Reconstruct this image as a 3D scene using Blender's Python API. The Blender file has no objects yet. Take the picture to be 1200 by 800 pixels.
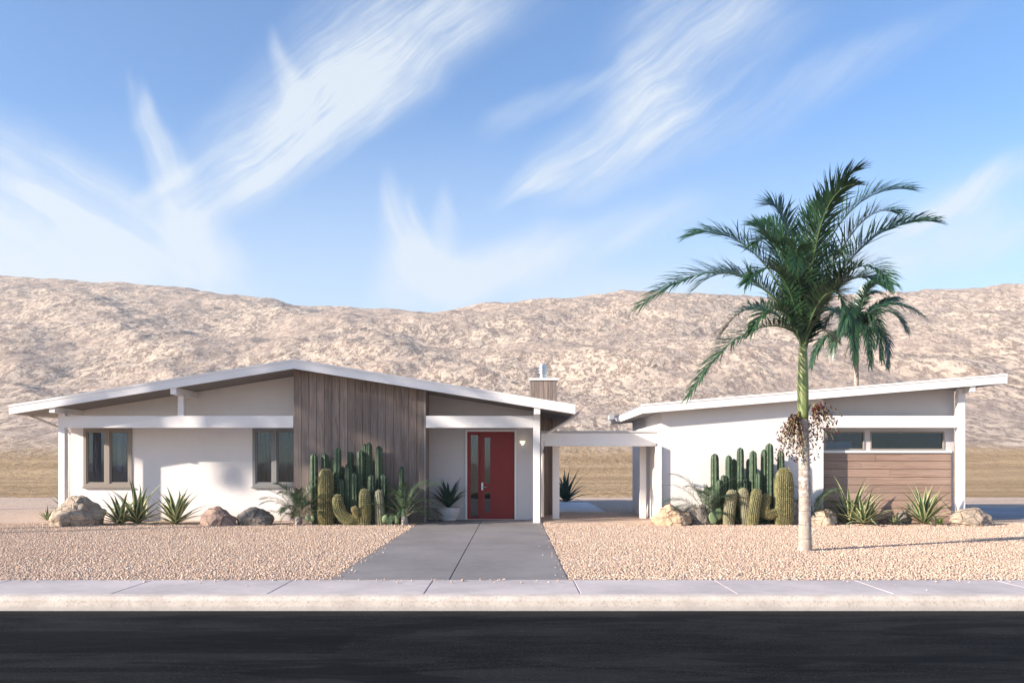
import bpy, bmesh, math, random
import numpy as np
from mathutils import Vector, Matrix, noise as mnoise

# ------------------------------------------------------------------ camera, sky, sun, exposure
S = bpy.context.scene
COL = S.collection
EYE = 1.43                       # camera height; y = 0 is the front plane of both houses
CAMY = -19.5
cam_d = bpy.data.cameras.new('camera'); cam = bpy.data.objects.new('camera', cam_d); COL.objects.link(cam)
cam.location = (0, CAMY, EYE); cam.rotation_euler = (math.radians(90), 0, 0)
cam_d.lens = 36 * 975 / 1200; cam_d.sensor_width = 36
cam_d.shift_x = -2 / 1200; cam_d.shift_y = 141 / 1200
cam_d.clip_start = 0.1; cam_d.clip_end = 6000
S.camera = cam

SUN_AZ, SUN_EL = math.radians(66), math.radians(21)      # az: measured from straight-on (behind camera) to the left
to_sun = Vector((-math.sin(SUN_AZ) * math.cos(SUN_EL), -math.cos(SUN_AZ) * math.cos(SUN_EL), math.sin(SUN_EL)))
sd = bpy.data.lights.new('sun', 'SUN'); sd.energy = 5.0; sd.angle = math.radians(0.7); sd.color = (1.0, 0.885, 0.755)
so = bpy.data.objects.new('sun', sd); COL.objects.link(so); so.rotation_euler = to_sun.to_track_quat('Z', 'Y').to_euler()
so.location = to_sun * 60
S.view_settings.view_transform = 'Standard'; S.view_settings.look = 'None'
S.view_settings.exposure = 1.17; S.view_settings.gamma = 1
S.view_settings.use_curve_mapping = False
S.cycles.max_bounces = 6; S.cycles.diffuse_bounces = 3; S.cycles.glossy_bounces = 3; S.cycles.transmission_bounces = 3; S.cycles.transparent_max_bounces = 8

W = bpy.data.worlds.new("World"); S.world = W; W.use_nodes = True
wt = W.node_tree; wt.nodes.clear()


class NT:
    """small helper round a node tree"""
    def __init__(s, t): s.t = t
    def n(s, typ, **kw):
        nd = s.t.nodes.new(typ)
        for k, v in kw.items():
            if k == 'inp':
                for a, b in v.items():
                    if hasattr(b, 'is_output') or isinstance(b, bpy.types.NodeSocket): s.t.links.new(b, nd.inputs[a])
                    else: nd.inputs[a].default_value = b
            else: setattr(nd, k, v)
        return nd
    def m(s, op, a, b=None, c=None, clamp=False):
        nd = s.t.nodes.new('ShaderNodeMath'); nd.operation = op; nd.use_clamp = clamp
        for i, v in enumerate((a, b, c)):
            if v is None: continue
            if isinstance(v, bpy.types.NodeSocket): s.t.links.new(v, nd.inputs[i])
            else: nd.inputs[i].default_value = v
        return nd.outputs[0]
    def mix(s, f, a, b):
        nd = s.t.nodes.new('ShaderNodeMix'); nd.data_type = 'RGBA'
        for i, v in ((0, f), (6, a), (7, b)):
            if isinstance(v, bpy.types.NodeSocket): s.t.links.new(v, nd.inputs[i])
            else: nd.inputs[i].default_value = v if i == 0 else (*v[:3], 1)
        return nd.outputs[2]
    def ramp(s, f, lo, hi, a=0.0, b=1.0, smooth=True):
        nd = s.t.nodes.new('ShaderNodeMapRange'); nd.interpolation_type = 'SMOOTHSTEP' if smooth else 'LINEAR'
        s.t.links.new(f, nd.inputs[0])
        for i, v in ((1, lo), (2, hi), (3, a), (4, b)): nd.inputs[i].default_value = v
        return nd.outputs[0]
    def noise(s, vec, scale, detail=4, rough=0.55, dist=0.0):
        nd = s.t.nodes.new('ShaderNodeTexNoise')
        if vec is not None: s.t.links.new(vec, nd.inputs['Vector'])
        nd.inputs['Scale'].default_value = scale; nd.inputs['Detail'].default_value = detail
        nd.inputs['Roughness'].default_value = rough; nd.inputs['Distortion'].default_value = dist
        return nd.outputs[0]
    def comb(s, x, y, z=0.0):
        nd = s.t.nodes.new('ShaderNodeCombineXYZ')
        for i, v in enumerate((x, y, z)):
            if isinstance(v, bpy.types.NodeSocket): s.t.links.new(v, nd.inputs[i])
            else: nd.inputs[i].default_value = v
        return nd.outputs[0]


w = NT(wt)
sky = w.n('ShaderNodeTexSky', sky_type='NISHITA', sun_disc=False, sun_elevation=SUN_EL,
          sun_rotation=math.atan2(to_sun.x, to_sun.y), altitude=200, air_density=1.0, dust_density=0.4, ozone_density=4.0)
tc = w.n('ShaderNodeTexCoord')
sep = w.n('ShaderNodeSeparateXYZ', inp={0: tc.outputs['Generated']})
dx, dy, dz = sep.outputs
ay = w.m('MAXIMUM', w.m('ABSOLUTE', dy), 0.08)
ca = w.m('DIVIDE', dx, ay); cb = w.m('DIVIDE', dz, ay)       # tangents of the direction: high cirrus painted on the far sky
wv = w.comb(ca, cb, 0)
wn1 = w.m('SUBTRACT', w.noise(wv, 4.0, 3), 0.5); wn2 = w.m('SUBTRACT', w.noise(w.comb(cb, ca, 3.3), 4.0, 3), 0.5)
wa = w.m('MULTIPLY_ADD', wn1, 0.075, ca); wb = w.m('MULTIPLY_ADD', wn2, 0.075, cb)
FIB = {}
def fibre(angle):
    k = 0 if 10 < angle < 80 else (1 if angle < 130 else 2)
    if k not in FIB:
        a = math.radians((38, 112, 147)[k]); c, s_ = math.cos(a), math.sin(a)
        uu = w.m('ADD', w.m('MULTIPLY', wa, c), w.m('MULTIPLY', wb, s_)); vv = w.m('ADD', w.m('MULTIPLY', wa, -s_), w.m('MULTIPLY', wb, c))
        fn = w.noise(w.comb(w.m('MULTIPLY', uu, 3.2), w.m('MULTIPLY', vv, 34), k * 3.1), 1.0, 7, .70, .35)
        FIB[k] = w.ramp(fn, .28, .70)
    return FIB[k]
total = None
# (x0,y0,x1,y1 in the 1200x800 frame, half width start, half width end, strength, fibre)
STREAKS = [
    (225, 262, 600, -40, 34, 84, .92, 1), (300, 190, 470, 30, 26, 34, .5, 1), (200, 250, 420, 90, 5, 12, .3, 1), (380, 190, 590, 10, 8, 12, .35, 1), (322, 30, 352, 160, 5, 20, .42, 1),
    (166, 110, 208, 240, 5, 19, .62, 1), (160, 243, 222, 198, 7, 11, .5, 1), (150, 90, 172, 170, 3, 7, .3, 1), (200, 235, 260, 340, 20, 34, .45, 1),
    (-60, 130, 290, 352, 34, 30, .62, .9), (-60, 245, 190, 345, 60, 30, .72, .7), (-60, 320, 150, 345, 60, 30, .4, .5), (20, 215, 150, 300, 10, 14, .35, 1),
    (452, 210, 500, 350, 6, 34, .48, 1), (480, 225, 500, 330, 4, 12, .25, 1), (522, 220, 505, 335, 5, 22, .36, 1), (440, 330, 560, 345, 40, 36, .35, .6),
    (590, 236, 800, 120, 9, 46, .78, 1), (740, 150, 920, -30, 44, 84, .70, 1), (640, 232, 860, 135, 12, 26, .42, 1),
    (830, 150, 1130, 10, 34, 10, .34, 1), (570, 150, 740, 80, 12, 8, .34, 1), (720, 90, 800, -20, 10, 22, .25, 1),
    (510, 350, 660, 285, 24, 24, .70, .7), (640, 300, 820, 235, 26, 14, .40, 1), (600, 350, 900, 330, 24, 22, .3, .6),
    (1040, 275, 1230, 175, 7, 15, .75, 1), (960, 330, 1230, 250, 30, 46, .50, .6),
]
for i, (x0, y0, x1, y1, w0, w1, st, fib) in enumerate(STREAKS):
    a0, b0, a1, b1 = (x0 - 602) / 975, (541 - y0) / 975, (x1 - 602) / 975, (541 - y1) / 975
    L = math.hypot(a1 - a0, b1 - b0); ux, uy = (a1 - a0) / L, (b1 - b0) / L
    u = w.m('MULTIPLY_ADD', wa, ux / L, w.m('MULTIPLY_ADD', wb, uy / L, -(a0 * ux + b0 * uy) / L))
    v = w.m('MULTIPLY_ADD', wa, -uy, w.m('MULTIPLY_ADD', wb, ux, a0 * uy - b0 * ux))
    iw = w.m('MULTIPLY_ADD', w.m('MULTIPLY', u, 1, clamp=True), (w1 - w0) / 975 * 1.9, w0 / 975 * 1.9)
    q = w.m('MULTIPLY', w.m('DIVIDE', v, iw), w.m('MULTIPLY_ADD', w.m('LESS_THAN', v, 0.0), 0.9, 0.8)) if w1 >= 46 and y1 < y0 else w.m('DIVIDE', v, iw)
    g = w.m('MULTIPLY_ADD', w.m('MULTIPLY', q, q), -1.0, 1.0, clamp=True)
    al = w.m('MULTIPLY', w.ramp(u, -0.14, 0.22), w.ramp(u, 1.18, 0.68))
    f = w.m('MULTIPLY_ADD', fibre(math.degrees(math.atan2(uy, ux)) % 180), st * .85 * fib, st * (1 - .66 * fib))
    t = w.m('MULTIPLY', w.m('MULTIPLY', w.m('MULTIPLY', g, g), al), f)
    total = t if total is None else w.m('ADD', total, t)
total = w.m('MULTIPLY', total, w.ramp(w.noise(wv, 9.0, 5, .6), 0.25, 0.6, 0.65, 1.0))
haze_l = w.ramp(cb, 0.46, 0.14, 0.0, 0.48)
alpha = w.m('MULTIPLY', w.m('MINIMUM', w.m('MULTIPLY_ADD', total, 0.84, haze_l), 0.84), w.ramp(dz, 0.0, 0.04))
cloudc = w.mix(0.5, (3.5, 3.8, 4.05), (3.5, 3.8, 4.05))
tint = w.n('ShaderNodeMix', data_type='RGBA', blend_type='MULTIPLY'); tint.inputs[0].default_value = 1; wt.links.new(sky.outputs[0], tint.inputs[6]); tint.inputs[7].default_value = (.87, .985, 1.06, 1)
mx = w.mix(alpha, tint.outputs[2], cloudc)
bg = w.n('ShaderNodeBackground', inp={'Color': mx, 'Strength': 0.108})
w.n('ShaderNodeOutputWorld', inp={'Surface': bg.outputs[0]})


# ------------------------------------------------------------------ helpers
def P(px, py, Y):
    Z = Y - CAMY
    return Vector(((px - 602) * Z / 975, Y, EYE + (541 - py) * Z / 975))

def GX(px, Y): return (px - 602) * (Y - CAMY) / 975
def GZ(py, Y): return EYE + (541 - py) * (Y - CAMY) / 975

def origin_of(o):
    v = Vector((0, 0, 0))
    while o is not None:
        v += o.location; o = o.parent
    return v

def tag(o, label=None, cat=None, group=None, kind=None):
    if label: o['label'] = label
    if cat: o['category'] = cat
    if group: o['group'] = group
    if kind: o['kind'] = kind
    return o

def thing(name, label, cat, loc, group=None):
    o = bpy.data.objects.new(name, None); COL.objects.link(o); o.location = loc
    o.empty_display_size = 0.2
    return tag(o, label, cat, group)


class MB:
    def __init__(s): s.v = []; s.f = []; s.mi = []; s.at = []
    def add(s, vs, fs, mi=0, at=0.0):
        b = len(s.v); s.v += [tuple(v) for v in vs]; s.f += [tuple(b + i for i in f) for f in fs]
        s.mi += [mi] * len(fs); s.at += ([at] * len(vs) if not isinstance(at, (list, tuple)) else list(at))
    def box(s, x0, x1, y0, y1, z0, z1, mi=0):
        if x0 > x1: x0, x1 = x1, x0
        vs = [(x, y, z) for x in (x0, x1) for y in (y0, y1) for z in (z0, z1)]
        s.add(vs, [(0, 1, 3, 2), (4, 6, 7, 5), (0, 4, 5, 1), (2, 3, 7, 6), (0, 2, 6, 4), (1, 5, 7, 3)], mi)
    def prism(s, poly, y0, y1, mi=0):            # poly: xz points, counter-clockwise seen from -y
        n = len(poly)
        vs = [(x, y0, z) for x, z in poly] + [(x, y1, z) for x, z in poly]
        fs = [tuple(range(n)), tuple(range(2 * n - 1, n - 1, -1))]
        fs += [(i, i + n, (i + 1) % n + n, (i + 1) % n) for i in range(n)]
        s.add(vs, fs, mi)
    def tube(s, pts, r, n=10, mi=0, cap=True):
        pts = [Vector(p) for p in pts]
        rr = r if isinstance(r, (list, tuple)) else [r] * len(pts)
        T = [(pts[min(i + 1, len(pts) - 1)] - pts[max(i - 1, 0)]).normalized() for i in range(len(pts))]
        ref = Vector((0, 1, 0)) if abs(T[0].y) < .9 else Vector((1, 0, 0))
        A = (ref - T[0] * ref.dot(T[0])).normalized(); vs = []; fs = []
        for i, p in enumerate(pts):
            A = (A - T[i] * A.dot(T[i])).normalized(); B = T[i].cross(A)
            for k in range(n):
                a = 2 * math.pi * k / n
                vs.append(p + (A * math.cos(a) + B * math.sin(a)) * rr[i])
        for i in range(len(pts) - 1):
            for k in range(n):
                fs.append((i * n + k, i * n + (k + 1) % n, (i + 1) * n + (k + 1) % n, (i + 1) * n + k))
        if cap: fs += [tuple(range(n - 1, -1, -1)), tuple((len(pts) - 1) * n + k for k in range(n))]
        s.add(vs, fs, mi)
    def lathe(s, cx, cy, prof, n=32, mi=0):      # prof: (r,z)
        vs = []; fs = []
        for r, z in prof:
            for k in range(n):
                a = 2 * math.pi * k / n; vs.append((cx + r * math.cos(a), cy + r * math.sin(a), z))
        for i in range(len(prof) - 1):
            for k in range(n):
                fs.append((i * n + k, i * n + (k + 1) % n, (i + 1) * n + (k + 1) % n, (i + 1) * n + k))
        s.add(vs, fs, mi)
    def build(s, name, mats, parent=None, bevel=0.0, smooth=False, kind=None, attr=False):
        if not isinstance(mats, (list, tuple)): mats = [mats]
        o0 = origin_of(parent)
        me = bpy.data.meshes.new(name)
        me.from_pydata([(v[0] - o0.x, v[1] - o0.y, v[2] - o0.z) for v in s.v], [], s.f)
        for m in mats: me.materials.append(m)
        me.polygons.foreach_set('material_index', s.mi)
        if smooth: me.polygons.foreach_set('use_smooth', [True] * len(s.f))
        if attr:
            a = me.attributes.new('mark', 'FLOAT', 'POINT'); a.data.foreach_set('value', s.at)
        me.update()
        o = bpy.data.objects.new(name, me); COL.objects.link(o); o.parent = parent
        if bevel:
            b = o.modifiers.new('bevel', 'BEVEL'); b.width = bevel; b.segments = 2; b.limit_method = 'ANGLE'; b.angle_limit = math.radians(40)
        if kind: o['kind'] = kind
        return o


# ------------------------------------------------------------------ materials
def mat(name, build, rough=0.7, spec=0.3):
    m = bpy.data.materials.new(name); m.use_nodes = True; t = m.node_tree; t.nodes.clear(); N = NT(t)
    p = N.n('ShaderNodeBsdfPrincipled', inp={'Roughness': rough, 'Specular IOR Level': spec})
    N.n('ShaderNodeOutputMaterial', inp={'Surface': p.outputs[0]})
    build(N, p)
    return m

def oc(N): return N.n('ShaderNodeTexCoord').outputs['Object']
def gp(N): return N.n('ShaderNodeNewGeometry').outputs['Position']
def mapv(N, v, sc, rot=(0, 0, 0)):
    return N.n('ShaderNodeMapping', inp={'Vector': v, 'Scale': sc, 'Rotation': rot}).outputs[0]
def setc(N, p, c, key='Base Color'):
    if isinstance(c, bpy.types.NodeSocket): N.t.links.new(c, p.inputs[key])
    else: p.inputs[key].default_value = (*c, 1) if len(c) == 3 else c
def bump(N, p, h, strength=0.3, dist=0.02):
    b = N.n('ShaderNodeBump', inp={'Height': h, 'Strength': strength, 'Distance': dist}); N.t.links.new(b.outputs[0], p.inputs['Normal'])

def paint(name, col, dirt=0.12, rough=0.6, bscale=60, bst=0.12, streak=True, ground=False):
    def f(N, p):
        v = gp(N)
        n1 = N.noise(v, 1.3, 5, .6); n2 = N.noise(mapv(N, v, (9, 9, .5)), 1.0, 4)
        c = N.mix(N.ramp(n1, .35, .75, 0, dirt), col, tuple(x * .62 for x in col))
        if streak: c = N.mix(N.ramp(n2, .55, .8, 0, dirt), c, tuple(x * .7 for x in (col[0], col[1] * .96, col[2] * .9)))
        if ground:
            z = N.n('ShaderNodeSeparateXYZ', inp={0: v}).outputs[2]
            zz = N.m('ADD', z, N.m('MULTIPLY', n1, -.22))
            c = N.mix(N.ramp(zz, .22, -.12, 0, .45), c, (.5, .40, .32))
        setc(N, p, c); bump(N, p, N.noise(v, bscale, 4, .6), bst, .01)
    return mat(name, f, rough, .25)

M = {}
M['stucco'] = paint('white_stucco', (.79, .735, .705), .10, .85, 55, .35, ground=True)
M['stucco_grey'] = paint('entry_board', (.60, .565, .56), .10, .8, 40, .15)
M['trim'] = paint('white_trim', (.80, .765, .745), .10, .5, 30, .06)
M['fascia'] = paint('white_fascia', (.82, .785, .765), .14, .45, 20, .05)
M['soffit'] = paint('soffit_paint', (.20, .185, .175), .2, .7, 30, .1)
M['rooftop'] = paint('roof_gravel', (.55, .52, .48), .3, .9, 90, .5)
M['cream'] = paint('cream_frame', (.29, .25, .215), .12, .5, 30, .05)
M['grey_frame'] = paint('grey_frame', (.24, .235, .23), .12, .5, 30, .05)
M['door_red'] = paint('red_door', (.22, .022, .022), .25, .38, 26, .04)
M['dark'] = paint('dark_interior', (.035, .036, .04), .1, .8, 20, .05)
M['curtain'] = paint('white_curtain', (.75, .74, .72), .05, .9, 90, .2)
M['shade_grey'] = paint('grey_blind', (.26, .255, .26), .05, .9, 90, .2)
M['ceramic'] = paint('grey_ceramic', (.58, .56, .56), .25, .5, 30, .08)
M['pot_soil'] = paint('pot_soil', (.06, .045, .035), .2, .9, 60, .6)
def f(N, p):
    setc(N, p, (.55, .56, .58)); p.inputs['Metallic'].default_value = 1
    bump(N, p, N.noise(gp(N), 14, 3), .1, .01)
M['metal'] = mat('brushed_metal', f, .32)
M['gutter'] = paint('gutter_metal', (.45, .44, .44), .2, .45, 20, .05)
M['black_metal'] = paint('black_metal', (.05, .05, .055), .1, .4, 20, .05)
def f(N, p):
    setc(N, p, (.9, .85, .75)); setc(N, p, (1, .86, .66), 'Emission Color'); p.inputs['Emission Strength'].default_value = 0.55
M['lampglass'] = mat('lit_lamp_glass', f, .3)

def glassmat(name, tint, mn=.06):
    m = bpy.data.materials.new(name); m.use_nodes = True; t = m.node_tree; t.nodes.clear(); N = NT(t)
    tr = N.n('ShaderNodeBsdfTransparent', inp={'Color': (*tint, 1)})
    g = N.n('ShaderNodeBsdfGlossy', inp={'Color': (.9, .95, 1, 1), 'Roughness': .03})
    wv = N.noise(mapv(N, gp(N), (1, 1, 1)), 1.4, 2)
    b = N.n('ShaderNodeBump', inp={'Height': wv, 'Strength': .12, 'Distance': .02}); N.t.links.new(b.outputs[0], g.inputs['Normal'])
    fr = N.n('ShaderNodeFresnel', inp={'IOR': 1.45})
    fac = N.m('ADD', fr.outputs[0], mn, clamp=True)
    mx = N.n('ShaderNodeMixShader', inp={0: fac, 1: tr.outputs[0], 2: g.outputs[0]})
    N.n('ShaderNodeOutputMaterial', inp={'Surface': mx.outputs[0]})
    return m
M['glass'] = glassmat('window_glass', (.50, .57, .68), .02)
M['glass_door'] = glassmat('door_glass', (.30, .42, .48), .05)

def woodmat(name, c1, c2, c3, vertical=True):
    def f(N, p):
        v = gp(N)
        rnd = N.n('ShaderNodeNewGeometry').outputs['Random Per Island']
        sc = (14, 14, .7) if vertical else (.6, 14, 22)
        off = N.n('ShaderNodeVectorMath', operation='ADD', inp={0: mapv(N, v, sc), 1: N.comb(N.m('MULTIPLY', rnd, 40), N.m('MULTIPLY', rnd, 17), 0)}).outputs[0]
        g = N.noise(off, 1.6, 6, .65, 1.2)
        big = N.noise(v, 1.1, 4, .6)
        c = N.mix(N.ramp(g, .3, .7), c1, c2)
        c = N.mix(N.ramp(big, .4, .7, 0, .5), c, c3)
        k = N.n('ShaderNodeHueSaturation', inp={'Color': c, 'Value': N.m('MULTIPLY_ADD', rnd, .42, .78)}).outputs[0]
        setc(N, p, k); bump(N, p, g, .7, .015)
    return mat(name, f, .75, .25)
M['wood_v'] = woodmat('grey_wood_boards', (.155, .117, .098), (.31, .235, .195), (.22, .18, .163))
M['wood_h'] = woodmat('red_brown_boards', (.29, .185, .14), (.47, .32, .25), (.38, .28, .23), False)
M['wood_back'] = paint('board_backing', (.05, .04, .035), .1)

def concrete(name, col, sc=1.0, strip=None, bst=.15):
    def f(N, p):
        v = gp(N)
        a = N.noise(v, .7 * sc, 5, .6); b = N.noise(v, 6 * sc, 5, .7); s = N.noise(v, 120, 2, .6)
        c = N.mix(N.ramp(a, .3, .7), col, tuple(x * .72 for x in col))
        c = N.mix(N.ramp(b, .45, .75, 0, .35), c, tuple(x * 1.22 for x in col))
        c = N.mix(N.ramp(s, .55, .8, 0, .4), c, tuple(x * .6 for x in col))
        setc(N, p, c); bump(N, p, N.noise(v, 70, 5, .7), bst, .006)
    return mat(name, f, .75, .3)
M['walk'] = concrete('sidewalk_concrete', (.54, .475, .46))
M['drive'] = concrete('driveway_concrete', (.245, .222, .214))
M['patio'] = concrete('patio_concrete', (.70, .68, .69))
M['side_drive'] = concrete('side_drive_concrete', (.30, .30, .33))
M['walk_joint'] = concrete('walk_joint', (.26, .235, .24))
M['joint'] = concrete('joint_dark', (.06, .055, .055))
def f(N, p):
    v = gp(N)
    vo = N.n('ShaderNodeTexVoronoi', inp={'Vector': v, 'Scale': 26}); n = N.noise(mapv(N, v, (1, 1, 1)), 3, 6, .7)
    z = N.n('ShaderNodeSeparateXYZ', inp={0: v}).outputs[2]
    c = N.mix(N.ramp(n, .35, .7), (.62, .545, .475), (.47, .405, .355))
    c = N.mix(N.ramp(N.noise(v, 38, 4, .75), .50, .66, 0, .75), c, (.36, .30, .26))
    c = N.mix(N.ramp(z, -.085, -.135, 0, .55), c, (.34, .32, .31))
    setc(N, p, c); bump(N, p, N.noise(v, 60, 5, .75), .5, .01)
M['kerb'] = mat('kerb_concrete', f, .85, .2)
def f(N, p):
    v = gp(N)
    a = N.noise(mapv(N, v, (.35, 1.6, 1)), 1.3, 7, .72, .8); b = N.noise(v, 48, 3, .75)
    yy = N.n('ShaderNodeSeparateXYZ', inp={0: v}).outputs[1]
    track = N.m('MULTIPLY', N.ramp(N.m('ABSOLUTE', N.m('ADD', yy, 12.35)), .55, .1), .55)
    c = N.mix(N.ramp(a, .38, .62), (.0030, .0040, .0052), (.0165, .0175, .0185))
    c = N.mix(track, c, (.0040, .0052, .0075))
    c = N.mix(N.ramp(b, .52, .72, 0, .6), c, (.06, .058, .055))
    pa = N.noise(mapv(N, v, (.5, 1.7, 1)), .8, 2, .5, .2)
    c = N.mix(N.ramp(pa, .56, .575, 0, .7), c, (.0030, .0040, .006))
    xx = N.n('ShaderNodeSeparateXYZ', inp={0: v}).outputs[0]; rg = N.m('MULTIPLY', N.m('SUBTRACT', N.noise(v, 3.5, 4, .7), .5), .5)
    px = N.m('MULTIPLY', N.m('LESS_THAN', N.m('ADD', xx, rg), -1.45), N.m('MULTIPLY', N.m('GREATER_THAN', N.m('MULTIPLY_ADD', rg, .25, yy), -12.62), N.m('LESS_THAN', N.m('MULTIPLY_ADD', rg, .25, yy), -11.72)))
    c = N.mix(N.m('MULTIPLY', px, .6), c, (.0022, .003, .0048))
    c = N.mix(N.ramp(N.noise(mapv(N, v, (.8, 5, 1)), 2.2, 6, .7), .5, .72, 0, .45), c, (.026, .027, .028))
    c = N.mix(N.ramp(yy, -11.05, -10.7, 0, .4), c, (.045, .043, .040))
    setc(N, p, c); bump(N, p, N.noise(v, 55, 4, .85), .9, .012)
M['asphalt'] = mat('asphalt', f, .92, .06)

def f(N, p):
    v = gp(N)
    vo = N.n('ShaderNodeTexVoronoi', inp={'Vector': v, 'Scale': 27}); vo.inputs['Randomness'].default_value = 1
    vd = N.n('ShaderNodeTexVoronoi', feature='DISTANCE_TO_EDGE', inp={'Vector': v, 'Scale': 27})
    cs = N.n('ShaderNodeSeparateColor', inp={0: vo.outputs['Color']})
    c = N.mix(cs.outputs[0], (.46, .335, .25), (.60, .455, .35))
    c = N.mix(N.ramp(cs.outputs[1], .7, 1, 0, .8), c, (.40, .31, .26))
    c = N.mix(N.ramp(cs.outputs[2], .8, 1, 0, .7), c, (.76, .64, .54))
    c = N.mix(N.ramp(N.noise(v, .35, 4, .6), .35, .7, 0, .25), c, (.44, .31, .235))
    setc(N, p, c); bump(N, p, N.m('MINIMUM', vd.outputs[0], .25), 1.0, .03)
M['gravel'] = mat('pink_gravel', f, .9, .15)
def f(N, p):
    r = N.n('ShaderNodeNewGeometry').outputs['Random Per Island']
    v = gp(N)
    c = N.mix(r, (.47, .338, .252), (.61, .468, .362))
    r2 = N.m('FRACT', N.m('MULTIPLY', r, 13.7))
    c = N.mix(N.ramp(r2, .74, .8), c, (.40, .30, .245))
    c = N.mix(N.ramp(r2, .9, .93), c, (.74, .62, .52))
    c = N.mix(N.ramp(N.noise(v, .35, 4, .6), .35, .7, 0, .22), c, (.46, .31, .24))
    setc(N, p, c)
M['stones'] = mat('loose_stones', f, .9, .15)

def f(N, p):
    v = gp(N); s = N.n('ShaderNodeSeparateXYZ', inp={0: v}); X, Y, Z = s.outputs
    sv = mapv(N, v, (1, .33, .8))
    a = N.noise(sv, .55, 7, .68, 1.0); b = N.noise(sv, 2.0, 5, .65, .6); big = N.noise(v, .022, 4, .6)
    c = N.mix(N.ramp(a, .46, .555), (.235, .175, .138), (.60, .475, .362))
    c = N.mix(N.ramp(b, .52, .60, 0, .6), c, (.70, .575, .46))
    c = N.mix(N.ramp(big, .42, .66, 0, .6), c, (.35, .27, .222))
    c = N.mix(N.ramp(N.noise(v, .11, 5, .65), .56, .70, 0, .5), c, (.29, .235, .205))
    sc = N.n('ShaderNodeTexVoronoi', inp={'Vector': sv, 'Scale': .55})
    c = N.mix(N.m('MULTIPLY', N.ramp(sc.outputs['Distance'], .30, .16, 0, .55), N.ramp(N.noise(v, .03, 4, .6), .40, .6)), c, (.12, .10, .068))
    gr = N.noise(mapv(N, v, (.02, .12, .3)), 1.0, 6, .65)
    g = N.mix(N.ramp(gr, .35, .65), (.30, .200, .105), (.47, .325, .185))
    g = N.mix(N.ramp(N.noise(mapv(N, v, (.25, 1, 1)), .6, 5, .7), .5, .7, 0, .5), g, (.22, .155, .085))
    zz = N.m('ADD', Z, N.m('MULTIPLY', N.m('SUBTRACT', N.noise(v, .05, 5, .65), .5), 9.0))
    c = N.mix(N.ramp(zz, 1.2, 5.5), g, c)
    setc(N, p, c); bump(N, p, N.m('ADD', N.noise(v, .6, 6, .7), N.m('MULTIPLY', b, .4)), .7, .9)
M['hill'] = mat('desert_hillside', f, .95, .1)
M['ground'] = paint('desert_ground', (.40, .30, .20), .4, .95, 8, .4, False)

def rockmat(name, c1, c2, c3):
    def f(N, p):
        v = gp(N)
        a = N.noise(v, 3.5, 6, .65, .5); b = N.noise(v, 16, 5, .7); cr = N.n('ShaderNodeTexVoronoi', feature='DISTANCE_TO_EDGE', inp={'Vector': mapv(N, v, (2.2, 2.2, 4)), 'Scale': 1.3})
        c = N.mix(N.ramp(a, .35, .65), c1, c2); c = N.mix(N.ramp(b, .5, .75, 0, .7), c, c3)
        c = N.mix(N.ramp(cr.outputs[0], .035, 0, 0, .5), c, tuple(x * .4 for x in c2))
        setc(N, p, c); bump(N, p, N.m('ADD', N.noise(v, 9, 7, .75), N.m('MULTIPLY', N.ramp(cr.outputs[0], 0, .05), .4)), .9, .05)
    return mat(name, f, .9, .2)
M['rock_tan'] = rockmat('tan_rock', (.50, .40, .30), (.34, .26, .20), (.62, .52, .42))
M['rock_gold'] = rockmat('golden_rock', (.60, .44, .29), (.42, .28, .18), (.74, .60, .45))
M['rock_red'] = rockmat('reddish_rock', (.40, .27, .21), (.27, .19, .16), (.50, .40, .33))
M['rock_grey'] = rockmat('grey_rock', (.26, .225, .19), (.165, .145, .125), (.40, .35, .29))

def leafmat(name, c1, c2, tipc=None, rough=.5, trans=.25, spec=.4):
    m = bpy.data.materials.new(name); m.use_nodes = True; t = m.node_tree; t.nodes.clear(); N = NT(t)
    v = gp(N); r = N.n('ShaderNodeNewGeometry').outputs['Random Per Island']
    c = N.mix(r, c1, c2); c = N.mix(N.ramp(N.noise(v, 3, 3), .35, .7, 0, .4), c, tuple(x * 1.35 for x in c2))
    if tipc:
        at = N.n('ShaderNodeAttribute', attribute_name='mark').outputs['Fac']
        c = N.mix(N.ramp(at, .3, .9), c, tipc)
    p = N.n('ShaderNodeBsdfPrincipled', inp={'Base Color': c, 'Roughness': rough, 'Specular IOR Level': spec})
    tr = N.n('ShaderNodeBsdfTranslucent', inp={'Color': c})
    mx = N.n('ShaderNodeMixShader', inp={0: trans, 1: p.outputs[0], 2: tr.outputs[0]})
    N.n('ShaderNodeOutputMaterial', inp={'Surface': mx.outputs[0]})
    return m
M['palm_leaf'] = leafmat('palm_leaflets', (.012, .042, .022), (.034, .085, .034), None, .38, .14, .5)
M['palm_rib'] = leafmat('palm_rachis', (.075, .12, .045), (.10, .15, .06), None, .5, .05)
M['dead_leaf'] = leafmat('dead_palm_leaflets', (.14, .10, .06), (.22, .15, .09), None, .8, .15)
M['cycad_leaf'] = leafmat('feathery_leaflets', (.035, .070, .035), (.075, .115, .06), None, .45, .12)
M['cycad_rib'] = leafmat('feather_stalk', (.14, .15, .08), (.18, .19, .1), None, .5, .05)
M['agave'] = leafmat('agave_green', (.030, .078, .026), (.058, .120, .040), None, .42, .06)
M['agave_edge'] = leafmat('agave_cream_edge', (.40, .38, .20), (.50, .48, .27), None, .5, .06)
M['agave_dark'] = leafmat('dark_agave', (.018, .055, .040), (.030, .080, .055), None, .4, .06)
M['sprout'] = leafmat('bright_small_leaves', (.16, .27, .05), (.22, .34, .08), None, .5, .25)
M['cactus'] = leafmat('column_cactus_skin', (.020, .046, .023), (.040, .075, .038), (.15, .19, .10), .55, .02)
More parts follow.
